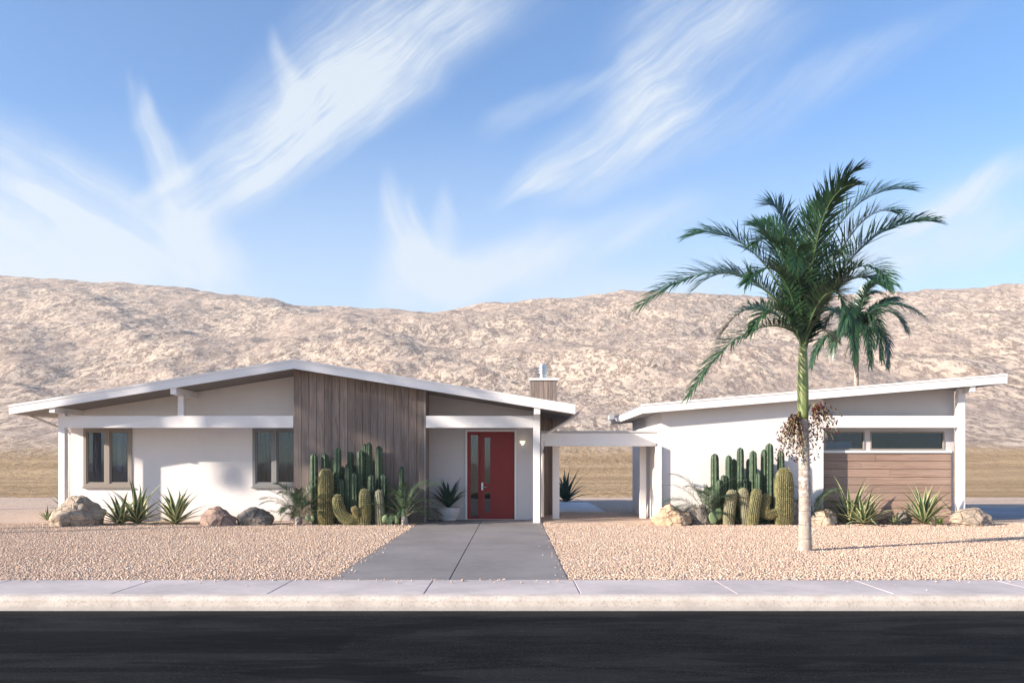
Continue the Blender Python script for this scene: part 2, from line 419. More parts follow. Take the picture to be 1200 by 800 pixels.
M['cactus_pale'] = leafmat('grey_cactus_skin', (.17, .17, .11), (.22, .21, .14), (.42, .37, .24), .6, .02)
M['gold_cactus'] = leafmat('golden_cactus_skin', (.075, .082, .030), (.115, .12, .045), (.40, .34, .17), .6, .02)
M['spine'] = leafmat('cactus_spines', (.52, .42, .20), (.66, .55, .30), None, .5, .2)
M['spine_pale'] = leafmat('pale_spines', (.34, .36, .24), (.45, .46, .32), None, .5, .2)
M['pad'] = leafmat('prickly_pear_pad', (.13, .19, .09), (.18, .24, .12), None, .55, .05)
M['berry'] = leafmat('dark_red_berries', (.012, .005, .006), (.075, .012, .010), None, .3, .0)
M['stalk'] = leafmat('fruit_stalks', (.24, .20, .10), (.30, .26, .13), None, .6, .1)
def f(N, p):
    v = gp(N); s = N.n('ShaderNodeSeparateXYZ', inp={0: v}); z = s.outputs[2]
    rings = N.m('PINGPONG', N.m('ADD', N.m('MULTIPLY', z, 9.0), N.m('MULTIPLY', N.noise(v, 3, 2), .5)), 1.0)
    mot = N.noise(mapv(N, v, (1, 1, .8)), 9, 5, .7)
    c = N.mix(N.ramp(N.noise(v, 2.2, 4, .6), .35, .65), (.44, .38, .32), (.30, .235, .205))
    c = N.mix(N.ramp(mot, .52, .60, 0, .85), c, (.58, .53, .47))
    c = N.mix(N.ramp(N.noise(v, 20, 4, .7), .54, .66, 0, .75), c, (.15, .12, .10))
    c = N.mix(N.ramp(rings, .14, 0, 0, .6), c, (.20, .155, .13))
    c = N.mix(N.ramp(N.m('ADD', z, N.m('MULTIPLY', mot, .15)), 2.0, 2.15, 0, .55), c, (.36, .27, .22))
    setc(N, p, c); bump(N, p, N.m('ADD', N.noise(v, 30, 4, .7), N.ramp(rings, 0, .2)), .4, .01)
M['trunk'] = mat('palm_trunk', f, .85, .2)
def f(N, p):
    v = gp(N); n = N.noise(mapv(N, v, (20, 20, .8)), 1, 4, .6)
    c = N.mix(N.ramp(n, .3, .7), (.13, .175, .05), (.21, .25, .085))
    c = N.mix(N.ramp(N.noise(v, 5, 4), .5, .75, 0, .5), c, (.27, .25, .12))
    setc(N, p, c); bump(N, p, n, .2, .01)
M['shaft'] = mat('green_crownshaft', f, .42, .4)

# ------------------------------------------------------------------ the setting
def perlin(x, y, seed):
    rs = np.random.RandomState(seed); G = rs.rand(256, 256) * 2 * np.pi
    xi = np.floor(x).astype(int); yi = np.floor(y).astype(int); xf = x - xi; yf = y - yi
    u = xf ** 3 * (xf * (xf * 6 - 15) + 10); v = yf ** 3 * (yf * (yf * 6 - 15) + 10)
    def g(ix, iy, fx, fy):
        a = G[ix % 256, iy % 256]; return np.cos(a) * fx + np.sin(a) * fy
    n00 = g(xi, yi, xf, yf); n10 = g(xi + 1, yi, xf - 1, yf); n01 = g(xi, yi + 1, xf, yf - 1); n11 = g(xi + 1, yi + 1, xf - 1, yf - 1)
    return (n00 * (1 - u) + n10 * u) * (1 - v) + (n01 * (1 - u) + n11 * u) * v

def grid_mesh(name, X, Y, Zz, m, kind='structure'):
    ny, nx = X.shape
    co = np.stack([X, Y, Zz], -1).reshape(-1, 3)
    idx = np.arange(nx * ny).reshape(ny, nx)
    q = np.stack([idx[:-1, :-1], idx[:-1, 1:], idx[1:, 1:], idx[1:, :-1]], -1).reshape(-1, 4)
    me = bpy.data.meshes.new(name); me.vertices.add(len(co)); me.vertices.foreach_set('co', co.ravel())
    me.loops.add(q.size); me.loops.foreach_set('vertex_index', q.ravel().astype(np.int32))
    me.polygons.add(len(q)); me.polygons.foreach_set('loop_start', np.arange(0, q.size, 4).astype(np.int32))
    me.update(calc_edges=True); me.validate()
    me.polygons.foreach_set('use_smooth', [True] * len(q)); me.materials.append(m)
    o = bpy.data.objects.new(name, me); COL.objects.link(o); o['kind'] = kind
    return o

ys = np.concatenate([np.linspace(13.7, 60, 60), np.linspace(60, 520, 420)[1:], np.linspace(520, 900, 60)[1:]])
xs = np.linspace(-1, 1, 760); 
YY, UU = np.meshgrid(ys, xs, indexing='ij')
XX = UU * (np.maximum(YY, 60) * .9 + 130)
pxs = 602 + 975 * XX / (YY - CAMY)
tabx = [-900, -500, -200, -60, 0, 40, 110, 200, 280, 330, 400, 450, 520, 560, 620, 700, 780, 900, 1040, 1100, 1200, 1400, 1700, 2200]
taby = [385, 350, 345, 330, 326, 326, 323, 331, 341, 346, 357, 361, 362, 357, 350, 345, 346, 345, 338, 333, 327, 345, 352, 380]
target = (541 - np.interp(602 + 975 * XX / (470 - CAMY), tabx, taby)) / 975
k = np.ones(25) / 25
s_ = np.clip((YY - 45) / 430, 0, 1)
prof = np.sin(np.pi / 2 * s_) ** 1.75
ang = (prof / (YY - CAMY)).max(axis=0).mean()
Hh = target * prof / ang
big = perlin(XX / 90 + 7, YY / 70 + 3, 1) * 7 + perlin(XX / 40, YY / 34, 2) * 2.6
rid = (0.5 - np.abs(perlin(XX / 55 + .5 * YY / 60 + 11, YY / 190, 5))) * 6 + (0.5 - np.abs(perlin(XX / 24 - .4 * YY / 30 + 5, YY / 80, 15))) * 2.2
mid = perlin(XX / 15, YY / 15, 3) * 1.9 + perlin(XX / 6.5, YY / 6.5, 4) * 1.1
small = (.5 - np.abs(perlin(XX / 2.6, YY / 2.6, 6))) * .9 + perlin(XX / 1.4, YY / 1.4, 8) * .45
amp = np.clip((YY - 60) / 120, 0, 1)
top = np.clip((465 - YY) / 150, .05, 1.0)
Hh = Hh + amp * (big * top + (rid - 3) * top + mid * .8 + small * .8)
flat = np.clip((YY - 20) / 40, 0, 1)
Hh = Hh + flat * (perlin(XX / 25, YY / 12, 9) * .25 + .12) - .015
back = np.clip((YY - 520) / 300, 0, 1); Hh = Hh * (1 - back * .6)
terrain = grid_mesh('hills', XX, YY, Hh, M['hill'])

g = MB(); g.add([(-950, -700, -.22), (950, -700, -.22), (950, 960, -.22), (-950, 960, -.22)], [(0, 1, 2, 3)])
g.build('ground', M['ground'], kind='structure')
hz = bpy.data.materials.new('air_haze'); hz.use_nodes = True; hz.node_tree.nodes.clear(); N = NT(hz.node_tree)
pv = N.n('ShaderNodeVolumePrincipled', inp={'Color': (.97, .96, .96, 1), 'Density': .00045, 'Anisotropy': .2})
N.t.links.new(pv.outputs[0], N.n('ShaderNodeOutputMaterial').inputs['Volume'])
mb = MB(); mb.box(-1000, 1000, -750, 1000, -1.3, float(Hh.max()) + 4); mb.build('haze', hz, kind='stuff')
# gravel yard, slightly uneven
gx = np.linspace(-60, 60, 500); gy = np.linspace(-9.4, 14.2, 120)
GY, GXX = np.meshgrid(gy, gx, indexing='ij')
gz = perlin(GXX / 1.7, GY / 1.3, 12) * .012 * np.clip((GY + 9.4) / .5, 0, 1) - .006
inside = (GXX > -2.5) & (GXX < .95) & (GY < 1.6)
gz = np.where(inside, -.03, gz)
yard = grid_mesh('gravel_yard', GXX, GY, gz, M['gravel'])

# pavement, joints are real grooves between slabs
DX0, DX1 = -2.22, .66
mb = MB()
x = .725 - 1.7 * 16
while x < 28:
    mb.box(x + .006, x + 1.7 - .006, -10.46, -9.40, -.12, .0); x += 1.7
mb.build('sidewalk', M['walk'], kind='structure', bevel=.006)
mb = MB(); mb.box(-60, 60, -10.46, -9.38, -.2, -.010); mb.build('sidewalk_base', M['walk_joint'], kind='structure')
prof_k = [(-10.463, -.2), (-10.463, .0), (-10.56, .0), (-10.60, -.006), (-10.625, -.02), (-10.64, -.045), (-10.66, -.15), (-10.662, -.2)]
mb = MB(); x = -60.0
while x < 59:
    L = 120.0
    vs = [(x + .003, y, z) for y, z in prof_k] + [(x + L - .003, y, z) for y, z in prof_k]; n = len(prof_k)
    mb.add(vs, [(i, i + 1, i + 1 + n, i + n) for i in range(n - 1)] + [tuple(range(n - 1, -1, -1)), tuple(range(n, 2 * n))]); x += L
mb.build('kerb', M['kerb'], kind='structure', smooth=False)
mb = MB(); mb.add([(-200, -19.5, -.15), (200, -19.5, -.15), (200, -10.655, -.15), (-200, -10.655, -.15)], [(0, 1, 2, 3)])
mb.build('road', M['asphalt'], kind='structure')
mb = MB(); cuts = [-9.395, -5.75, -2.1, 1.13]
for a, b in zip(cuts[:-1], cuts[1:]):
    for x0, x1 in ((DX0, -.785), (-.775, DX1)):
        mb.box(x0, x1, a + .005, b - .005, -.1, .002)
mb.build('driveway', M['drive'], kind='structure', bevel=.006)
mb = MB(); mb.box(DX0 + .02, DX1 - .02, -9.39, 1.12, -.12, -.028); mb.build('driveway_base', M['joint'], kind='structure')
mb = MB(); mb.box(-2.4, 2.61, 4.1, 9.5, -.06, .03); mb.build('patio_slab', M['patio'], kind='structure', bevel=.01)
mb = MB(); mb.box(10.75, 34, 1.35, 6.6, -.06, .012); mb.build('side_driveway', M['side_drive'], kind='structure', bevel=.01)

# loose stones over the yard in front of the houses, one mesh
def stones():
    rs = np.random.RandomState(5)
    t = (1 + 5 ** .5) / 2
    base = np.array([(-1, t, 0), (1, t, 0), (-1, -t, 0), (1, -t, 0), (0, -1, t), (0, 1, t), (0, -1, -t), (0, 1, -t), (t, 0, -1), (t, 0, 1), (-t, 0, -1), (-t, 0, 1)], float)
    base /= np.linalg.norm(base[0])
    fc = np.array([(0, 11, 5), (0, 5, 1), (0, 1, 7), (0, 7, 10), (0, 10, 11), (1, 5, 9), (5, 11, 4), (11, 10, 2), (10, 7, 6), (7, 1, 8), (3, 9, 4), (3, 4, 2), (3, 2, 6), (3, 6, 8), (3, 8, 9), (4, 9, 5), (2, 4, 11), (6, 2, 10), (8, 6, 7), (9, 8, 1)])
    pts = []
    sp = .036
    for y in np.arange(-9.36, -.1, sp):
        hw = (y - CAMY) * .66 + 1.6
        x = np.arange(-hw, hw, sp * (1.0 + .35 * (y + 9.36) / 9))
        pts.append(np.stack([x + rs.uniform(-.5, .5, len(x)) * sp * 1.1, y + rs.uniform(-.5, .5, len(x)) * sp * 1.1], 1))
    p = np.concatenate(pts); ok = ~((p[:, 0] > DX0 - .012) & (p[:, 0] < DX1 + .012)) & (p[:, 1] > -9.39)
    p = p[ok]
    m_ = 190; strays = np.stack([rs.uniform(-10, 10, m_), -9.42 - rs.exponential(.10, m_)], 1); strays = strays[strays[:, 1] > -10.4]
    e_ = np.stack([np.where(rs.rand(60) < .5, DX0 + .02 + rs.exponential(.05, 60), DX1 - .02 - rs.exponential(.05, 60)), rs.uniform(-9.3, -.2, 60)], 1)
    n_main = len(p); p = np.concatenate([p, strays, e_])
    # a few strays on the paving edges
    n = len(p)
    a = rs.uniform(0, 2 * np.pi, n); sz = rs.uniform(.0085, .0175, n) * (1 + .35 * (rs.rand(n) > .93))
    sc = np.stack([sz * rs.uniform(.8, 1.25, n), sz * rs.uniform(.75, 1.1, n), sz * rs.uniform(.4, .7, n)], 1)
    ca, sa = np.cos(a), np.sin(a)
    q = base[None] * (1 + rs.uniform(-.2, .2, (n, 12, 1)))
    q = q * sc[:, None, :]
    tl = rs.uniform(-.6, .6, n)[:, None]
    y2 = q[..., 1] * np.cos(tl) - q[..., 2] * np.sin(tl); z2 = q[..., 1] * np.sin(tl) + q[..., 2] * np.cos(tl)
    X = q[..., 0] * ca[:, None] - y2 * sa[:, None] + p[:, 0:1]; Y = q[..., 0] * sa[:, None] + y2 * ca[:, None] + p[:, 1:2]
    Z = z2 + rs.uniform(-.004, .010, (n, 1)); Z[n_main:] += .009
    co = np.stack([X, Y, Z], -1).reshape(-1, 3)
    f = (fc[None] + (np.arange(n) * 12)[:, None, None]).reshape(-1, 3)
    me = bpy.data.meshes.new('gravel_stones'); me.vertices.add(len(co)); me.vertices.foreach_set('co', co.ravel())
    me.loops.add(f.size); me.loops.foreach_set('vertex_index', f.ravel().astype(np.int32))
    me.polygons.add(len(f)); me.polygons.foreach_set('loop_start', np.arange(0, f.size, 3).astype(np.int32))
    me.update(calc_edges=True); me.materials.append(M['stones'])
    o = bpy.data.objects.new('gravel_stones', me); COL.objects.link(o)
    tag(o, 'loose pinkish gravel stones spread over the front yard', 'gravel', kind='stuff')
stones()


# ------------------------------------------------------------------ building helpers
def wall_front(mb, x0, x1, y0, y1, z0, top, holes=()):
    """wall in the xz plane with rectangular holes (hx0,hx1,hz0,hz1); top(x) gives its height"""
    xsx = sorted({x0, x1, *[h[0] for h in holes], *[h[1] for h in holes]})
    for a, b in zip(xsx[:-1], xsx[1:]):
        hs = [h for h in holes if h[0] <= a + 1e-6 and h[1] >= b - 1e-6]
        if not hs:
            mb.prism([(a, z0), (b, z0), (b, top(b)), (a, top(a))], y0, y1)
        else:
            h = hs[0]
            if h[2] > z0 + 1e-3: mb.prism([(a, z0), (b, z0), (b, h[2]), (a, h[2])], y0, y1)
            mb.prism([(a, h[3]), (b, h[3]), (b, top(b)), (a, top(a))], y0, y1)

def frame_boxes(mb, x0, x1, z0, z1, y0, y1, t, mid=()):
    mb.box(x0, x1, y0, y1, z0, z0 + t); mb.box(x0, x1, y0, y1, z1 - t, z1)
    mb.box(x0, x0 + t, y0 + .0015, y1, z0 + t, z1 - t); mb.box(x1 - t, x1, y0 + .0015, y1, z0 + t, z1 - t)
    for m_, mw in mid: mb.box(m_ - mw / 2, m_ + mw / 2, y0 + .0015, y1, z0 + t, z1 - t)

def boards_v(x0, x1, y0, y1, z0, top, pitch, seed=1, gap=.008):
    rnd = random.Random(seed); mb = MB(); n = max(1, round((x1 - x0) / pitch)); p = (x1 - x0) / n
    for i in range(n):
        a, b = x0 + i * p + gap / 2, x0 + (i + 1) * p - gap / 2; j = rnd.uniform(0, .006)
        mb.prism([(a, z0), (b, z0), (b, top(b)), (a, top(a))], y0 + j, y1)
    return mb

# ------------------------------------------------------------------ left house: gable roof, porch, wood block, red door
PEAK_X, PEAK_Z, SL = -5.04, 3.77, .161
LX0, LX1 = -11.56, 1.41
def rt(x): return PEAK_Z - SL * abs(x - PEAK_X)
TH = .205
RY0, RY1 = -.45, 8.0
house = thing('house', 'long white gabled house with grey wood panel, red front door and white porch posts', 'house', (-5.0, 3.5, 0))
# roof
mb = MB()
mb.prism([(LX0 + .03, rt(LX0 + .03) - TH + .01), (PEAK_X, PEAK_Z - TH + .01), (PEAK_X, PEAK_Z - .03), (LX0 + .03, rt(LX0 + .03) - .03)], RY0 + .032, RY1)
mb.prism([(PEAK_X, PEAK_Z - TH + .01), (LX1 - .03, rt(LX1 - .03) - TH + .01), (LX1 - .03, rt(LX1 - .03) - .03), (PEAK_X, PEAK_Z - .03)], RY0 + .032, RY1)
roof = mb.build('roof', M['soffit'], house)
mb = MB()
for a, b in ((LX0, PEAK_X), (PEAK_X, LX1)):
    mb.prism([(a, rt(a) - .028), (b, rt(b) - .028), (b, rt(b) - .004), (a, rt(a) - .004)], RY0 + .033, RY1 + .01)
mb.build('roof_surface', M['rooftop'], roof)
mb = MB()
mb.add([], [])
pl = [(LX0, rt(LX0) - TH), (PEAK_X, PEAK_Z - TH), (LX1, rt(LX1) - TH), (LX1, rt(LX1)), (PEAK_X, PEAK_Z), (LX0, rt(LX0))]
mb.prism([pl[0], pl[1], pl[4], pl[5]], RY0, RY0 + .03); mb.prism([pl[1], pl[2], pl[3], pl[4]], RY0, RY0 + .03)
mb.build('fascia', M['fascia'], roof)
mb = MB()
mb.box(LX0, LX0 + .028, RY0 + .031, RY1, rt(LX0) - TH, rt(LX0) + .004); mb.build('eave_board', M['fascia'], roof); mb = MB(); mb.box(LX1 - .028, LX1, RY0 + .031, RY1, rt(LX1) - TH, rt(LX1) + .004)
mb.build('eave_board', M['fascia'], roof)
mb = MB()
for a, b in ((LX0, PEAK_X), (PEAK_X, LX1)):
    mb.prism([(a, rt(a) - .035), (b, rt(b) - .035), (b, rt(b) + .012), (a, rt(a) + .012)], RY0 - .012, RY0 - .002)
    mb.prism([(a, rt(a) + .002), (b, rt(b) + .002), (b, rt(b) + .012), (a, rt(a) + .012)], RY0 - .002, RY0 + .12)
mb.build('metal_edge', M['trim'], roof)
# gutter on the right eave with its downspout
mb = MB(); gz = rt(LX1) - .12
prof_g = [(0, 0), (.02, -.085), (.085, -.085), (.12, -.02), (.12, 0), (.105, 0), (.075, -.07), (.03, -.07), (.015, 0)]
mb.prism([(LX1 + a, gz + b) for a, b in reversed(prof_g)], RY0 + .25, RY1)
gut = mb.build('gutter', M['gutter'], roof)
mb = MB(); mb.tube([(LX1 + .06, .15, gz - .07), (LX1 + .03, .2, gz - .13), (.78, .62, 2.10), (.70, .68, 2.02), (.70, .68, .1)], .035, 10)
mb.build('downspout', M['trim'], roof, smooth=True)
mb = MB(); mb.prism([(LX0 - a, rt(LX0) - .12 + b) for a, b in prof_g], RY0 + .6, RY1); mb.build('gutter', M['gutter'], roof)
mb = MB(); mb.tube([(LX0 - .05, .4, rt(LX0) - .2), (LX0 + .1, .45, rt(LX0) - .24), (-10.98, .9, 2.2), (-10.90, .93, 2.1), (-10.90, .93, .1)], .032, 10)
mb.build('downspout', M['trim'], roof, smooth=True)
# chimney
CY = 3.0; cx0, cx1 = GX(621.5, CY), GX(652.5, CY); ctop = GZ(445.5, CY)
mb = boards_v(cx0, cx1, CY, CY + .03, 0, lambda x: ctop, .115, 3)
for i in range(5):
    y = CY + .031 + i * .15; mb.box(cx0, cx0 + .03, y + .003, y + .147, 0, ctop); mb.box(cx1 - .03, cx1, y + .003, y + .147, 0, ctop)
mb.box(cx0 + .03, cx1 - .03, CY + .031, CY + .78, 0, ctop - .01)
ch = mb.build('chimney', M['wood_v'], house)
mb = MB(); mb.box(cx0 - .03, cx1 + .05, CY - .03, CY + .82, ctop, ctop + .06); mb.build('chimney_cap', M['trim'], ch, bevel=.006)
fx, fy = GX(636, CY + .38), CY + .38
mb = MB(); z = ctop + .06
mb.lathe(fx, fy, [(.0, z), (.075, z), (.075, z + .17), (.12, z + .17), (.12, z + .2), (.085, z + .205), (.085, z + .235), (.13, z + .24), (.13, z + .27), (.085, z + .275), (.085, z + .31), (.13, z + .315), (.13, z + .345), (.09, z + .36), (.09, z + .42), (.0, z + .43)], 24)
mb.build('flue_pipe', M['metal'], ch, smooth=False)

# walls
WY = .85
def ru(x): return rt(x) - TH + .04
Wh = [(-10.50, -9.35, .845, 2.235), (GX(297, WY), -5.19, .845, 2.235)]
mb = MB(); wall_front(mb, -10.83, -5.16, WY, WY + .2, -.1, ru, Wh)
mb.box(-10.83, -10.63, WY + .201, 7.4, -.1, rt(-10.83) - TH + .03)
mb.box(-10.83, .60, 7.4, 7.6, -.1, rt(-10.83) - TH + .03)
mb.box(.42, .60, 1.15 + .201, 7.399, -.1, rt(.6) - TH + .03)
mb.prism([(-10.62, 2.6), (.41, 2.6), (.41, ru(.41)), (PEAK_X, ru(PEAK_X)), (-10.62, ru(-10.62))], 7.42, 7.58)
mb.build('wall', M['stucco'], house)
EY = 1.15
DW = (GX(547.5, EY), GX(603.0, EY)); DZ = GZ(505.5, EY)
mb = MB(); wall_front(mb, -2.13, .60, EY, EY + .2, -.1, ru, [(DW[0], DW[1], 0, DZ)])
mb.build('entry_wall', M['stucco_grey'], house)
mb = MB(); n = 13
mb.box(-10.6, .4, 4.2, 4.3, -.1, 2.45); mb.box(-10.6, .4, 1.06, 4.19, 2.452, 2.5); mb.box(-10.6, .4, 1.36, 4.19, -.1, -.01)
mb.build('interior_room', M['dark'], house)
# wood block
WB0, WB1 = -5.16, -2.10
mb = boards_v(WB0, WB1, 0, .03, -.05, ru, .18, 7)
k = 0
y = .031
while y < 1.14:
    b = min(y + .18, 1.148); mb.box(WB1 - .03, WB1, y + .004, b - .004, -.05, ru(WB1)); mb.box(WB0, WB0 + .03, y + .004, b - .004, -.05, ru(WB0)); y += .18
mb.prism([(WB0 + .03, -.05), (WB1 - .03, -.05), (WB1 - .03, ru(WB1)), (PEAK_X, ru(PEAK_X)), (WB0 + .03, ru(WB0))], .036, 1.4)
mb.build('wood_wall', M['wood_v'], house)
mb = MB(); mb.box(WB1 - .002, WB1 + .035, .0, .05, -.05, ru(WB1)); mb.build('corner_trim', M['grey_frame'], house)
# porch beams, posts, rafters
mb = MB(); mb.box(-10.68, -5.165, .0, .14, 2.23, 2.51); mb.build('beam', M['trim'], house, bevel=.006)
mb = MB(); mb.box(-2.098 + .04, .458, .0, .14, 2.23, 2.51); mb.build('beam', M['trim'], house, bevel=.006)
mb = MB(); mb.box(-10.675, -10.525, .0015, .14, -.05, 2.229); mb.build('post', M['trim'], house, bevel=.006)
mb = MB(); mb.box(.46, .62, -.003, .15, -.05, rt(.6) - TH - .13); mb.build('post', M['trim'], house, bevel=.006)
mb = MB(); mb.box(-7.88, -7.74, .01, .14, 2.511, rt(-7.88) - TH - .11); mb.build('post', M['trim'], house, bevel=.006)
mb = MB(); mb.box(-10.675, -10.525, .01, .14, 2.511, 2.57); mb.build('post', M['trim'], house, bevel=.006)
for xa, xb in ((-10.66, -10.53), (-7.88, -7.74), (.47, .61)):
    zb = min(rt(xa), rt(xb)) - TH
    mb = MB(); mb.box(xa, xb, RY0 + .04, WY if xa < -5 else EY, zb - .13 if xa > -10 else zb - .10, zb + .03); mb.build('rafter', M['trim'], house, bevel=.005)

def window(parent, x0, x1, z0, z1, y, fm, mids, panes, glass='glass', depth=.12):
    mb = MB(); frame_boxes(mb, x0 - .02, x1 + .02, z0 - .02, z1 + .02, y - .025, y + .05, .075, mids)
    wn = mb.build('window', M[fm], parent, bevel=.004)
    for a, b in panes:
        mb = MB(); frame_boxes(mb, a, b, z0 + .056, z1 - .056, y + .0, y + .04, .035); mb.build('sash', M[fm], wn, bevel=.003)
        mb = MB(); mb.box(a + .02, b - .02, y + .02, y + .026, z0 + .08, z1 - .08); mb.build('pane', M[glass], wn)
    mb = MB(); mb.box(x0 - .04, x1 + .04, y - .06, y + .02, z0 - .055, z0 - .022); mb.build('sill', M[fm], wn, bevel=.004)
    return wn

x0, x1 = Wh[0][0], Wh[0][1]; xm = GX(126.2, WY)
w1 = window(house, x0, x1, Wh[0][2], Wh[0][3], WY, 'cream', [(xm, .11)], [(x0 + .056, xm - .056), (xm + .056, x1 - .056)])
mb = MB()
for a, b, zz0 in ((104.2, 107.5, .95), (111, 112, 1.1), (137.5, 142.5, 1.1), (146, 147.3, 1.1)):
    xa, xb = GX(a, WY + .1), GX(b, WY + .1)
    mb = MB(); mb.box(xa, xb, WY + .10, WY + .13, GZ(552, WY), 2.12); mb.build('curtain', M['curtain'], w1)
mb = MB()
mb.box(x0 + .01, x1 - .01, WY + .17, WY + .19, .85, 2.2); mb.build('blind', M['shade_grey'], w1)
x0, x1 = Wh[1][0], Wh[1][1]; xm = GX(322, WY)
w2 = window(house, x0, x1, Wh[1][2], Wh[1][3], WY, 'grey_frame', [(xm, .10)], [(x0 + .056, xm - .052), (xm + .052, x1 - .056)])
mb = MB(); n = 10
for i in range(n):
    a = x0 + .03 + i * (x1 - x0 - .06) / n
    if i in (4, 5): continue
    mb.tube([(a + .04, WY + .3, .87), (a + .04, WY + .3, 2.2)], .028, 8)
mb.build('curtain', M['shade_grey'], w2, smooth=True)

# door
dk = EY - .02
mb = MB(); t = .035
mb.box(DW[0] - .045, DW[0], EY - .035, EY + .1, 0.003, DZ + .045); mb.box(DW[1], DW[1] + .045, EY - .035, EY + .1, 0.003, DZ + .045)
mb.box(DW[0], DW[1], EY - .035, EY + .1, DZ, DZ + .045); mb.build('door_frame', M['trim'], house, bevel=.004)
def dx_(p): return GX(p, EY)
def dz_(p): return GZ(p, EY)
gl = [(dx_(551.8), dx_(560.2), dz_(605.5), dz_(509.5)), (dx_(568), dx_(574.5), dz_(566), dz_(512.5)), (dx_(568), dx_(574.5), dz_(600.5), dz_(576))]
mb = MB(); xs_ = [DW[0] + .003, gl[0][0], gl[0][1], dx_(562.6)]
def panel(mb, x0, x1, z0, z1, holes, y0, y1):
    zc = sorted({z0, z1, *[h[2] for h in holes], *[h[3] for h in holes]}); xc = sorted({x0, x1, *[h[0] for h in holes], *[h[1] for h in holes]})
    for a, b in zip(xc[:-1], xc[1:]):
        for c, d in zip(zc[:-1], zc[1:]):
            if any(h[0] <= a + 1e-6 and h[1] >= b - 1e-6 and h[2] <= c + 1e-6 and h[3] >= d - 1e-6 for h in holes): continue
            mb.box(a, b, y0, y1, c, d)
panel(mb, DW[0] + .003, dx_(562.8), .012, DZ - .004, [gl[0]], EY, EY + .05)
side = mb.build('sidelight', M['door_red'], house)
mb = MB(); mb.box(gl[0][0], gl[0][1], EY + .02, EY + .03, gl[0][2], gl[0][3]); mb.build('pane', M['glass_door'], side)
mb = MB(); panel(mb, dx_(563.1), DW[1] - .003, .012, DZ - .004, gl[1:], EY - .008, EY + .042)
door = mb.build('door', M['door_red'], house)
for h in gl[1:]:
    mb = MB(); mb.box(h[0], h[1], EY + .012, EY + .022, h[2], h[3]); mb.build('pane', M['glass_door'], door)
mb = MB(); hx, hz = dx_(565.2), dz_(569.5)
mb.box(hx - .022, hx + .022, EY - .022, EY - .009, hz - .09, hz + .09)
mb.tube([(hx, EY - .02, hz - .02), (hx, EY - .07, hz - .02), (hx + .11, EY - .075, hz - .02)], .011, 8)
mb.tube([(hx, EY - .02, hz + .05), (hx, EY - .035, hz + .05)], .018, 10)
mb.build('handle', M['metal'], door, smooth=False)
mb = MB(); mb.box(DW[0], DW[1], EY - .06, EY + .06, .003, .012); mb.build('threshold', M['metal'], house)
# wall lamp
lx, lz = GX(612.3, EY), GZ(519, EY)
lamp = thing('wall_lamp', 'small lit torch shaped lamp on the wall right of the red door', 'wall lamp', (lx, EY, lz))
mb = MB(); mb.lathe(lx, EY - .09, [(.002, lz - .06), (.02, lz - .05), (.05, lz), (.075, lz + .05), (.072, lz + .052), (.045, lz), (.0, lz - .04)], 20)
mb.build('lamp_shade', M['lampglass'], lamp, smooth=True)
mb = MB(); mb.tube([(lx, EY - .09, lz - .05), (lx, EY - .09, lz - .18), (lx, EY - .06, lz - .27)], [.012, .008, .004], 8)
mb.tube([(lx, EY - .09, lz - .1), (lx, EY - .02, lz - .11)], .008, 8); mb.box(lx - .025, lx + .025, EY - .02, EY - .001, lz - .16, lz - .06)
mb.build('lamp_arm', M['metal'], lamp, smooth=False)

# ------------------------------------------------------------------ right house: mono-pitch
garage = thing('house', 'low white side building with sloping roof, strip windows and red-brown horizontal boards', 'house', (7, 2.5, 0))
QX0, QX1, QZ0, QS = 2.95, 11.38, 2.75, .0832
def qt(x): return QZ0 + QS * (x - QX0)
def qu(x): return qt(x) - .205 + .04
QY0, QY1 = -.32, 5.45
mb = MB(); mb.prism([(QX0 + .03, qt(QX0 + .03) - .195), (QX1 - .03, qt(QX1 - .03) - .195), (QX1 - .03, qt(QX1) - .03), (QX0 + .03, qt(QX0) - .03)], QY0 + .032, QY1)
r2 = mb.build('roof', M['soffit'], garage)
mb = MB(); mb.prism([(QX0, qt(QX0) - .205), (QX1, qt(QX1) - .205), (QX1, qt(QX1)), (QX0, qt(QX0))], QY0, QY0 + .03); mb.build('fascia', M['fascia'], r2)
mb = MB(); mb.prism([(QX0, qt(QX0) - .028), (QX1, qt(QX1) - .028), (QX1, qt(QX1) - .004), (QX0, qt(QX0) - .004)], QY0 + .033, QY1 + .01); mb.build('roof_surface', M['rooftop'], r2)
mb = MB(); mb.box(QX0, QX0 + .028, QY0 + .031, QY1, qt(QX0) - .205, qt(QX0) + .004); mb.build('eave_board', M['fascia'], r2); mb = MB(); mb.box(QX1 - .028, QX1, QY0 + .031, QY1, qt(QX1) - .205, qt(QX1) + .002)
mb.build('eave_board', M['fascia'], r2)
mb = MB(); mb.prism([(QX0, qt(QX0) - .03), (QX1, qt(QX1) - .03), (QX1, qt(QX1) + .012), (QX0, qt(QX0) + .012)], QY0 - .012, QY0 - .002)
mb.prism([(QX0, qt(QX0) + .002), (QX1, qt(QX1) + .002), (QX1, qt(QX1) + .012), (QX0, qt(QX0) + .012)], QY0 - .002, QY0 + .12)
mb.build('metal_edge', M['trim'], r2)
mb = MB(); mb.prism([(QX0 - a, qt(QX0) - .10 + b) for a, b in prof_g], 3.6, QY1 + .05)
mb.box(QX0 - .14, QX0 - .01, 4.9, 5.3, qt(QX0) - .08, qt(QX0) + .06); mb.build('gutter', M['gutter'], r2)
QW0, QWm, QW1 = 3.46, GX(965, 0), 10.50
mb = MB(); wall_front(mb, QW0, QWm, 0, .2, -.1, qu)
mb.box(QW0, QW0 + .2, .201, 4.6, -.1, qt(QW0) - .18)
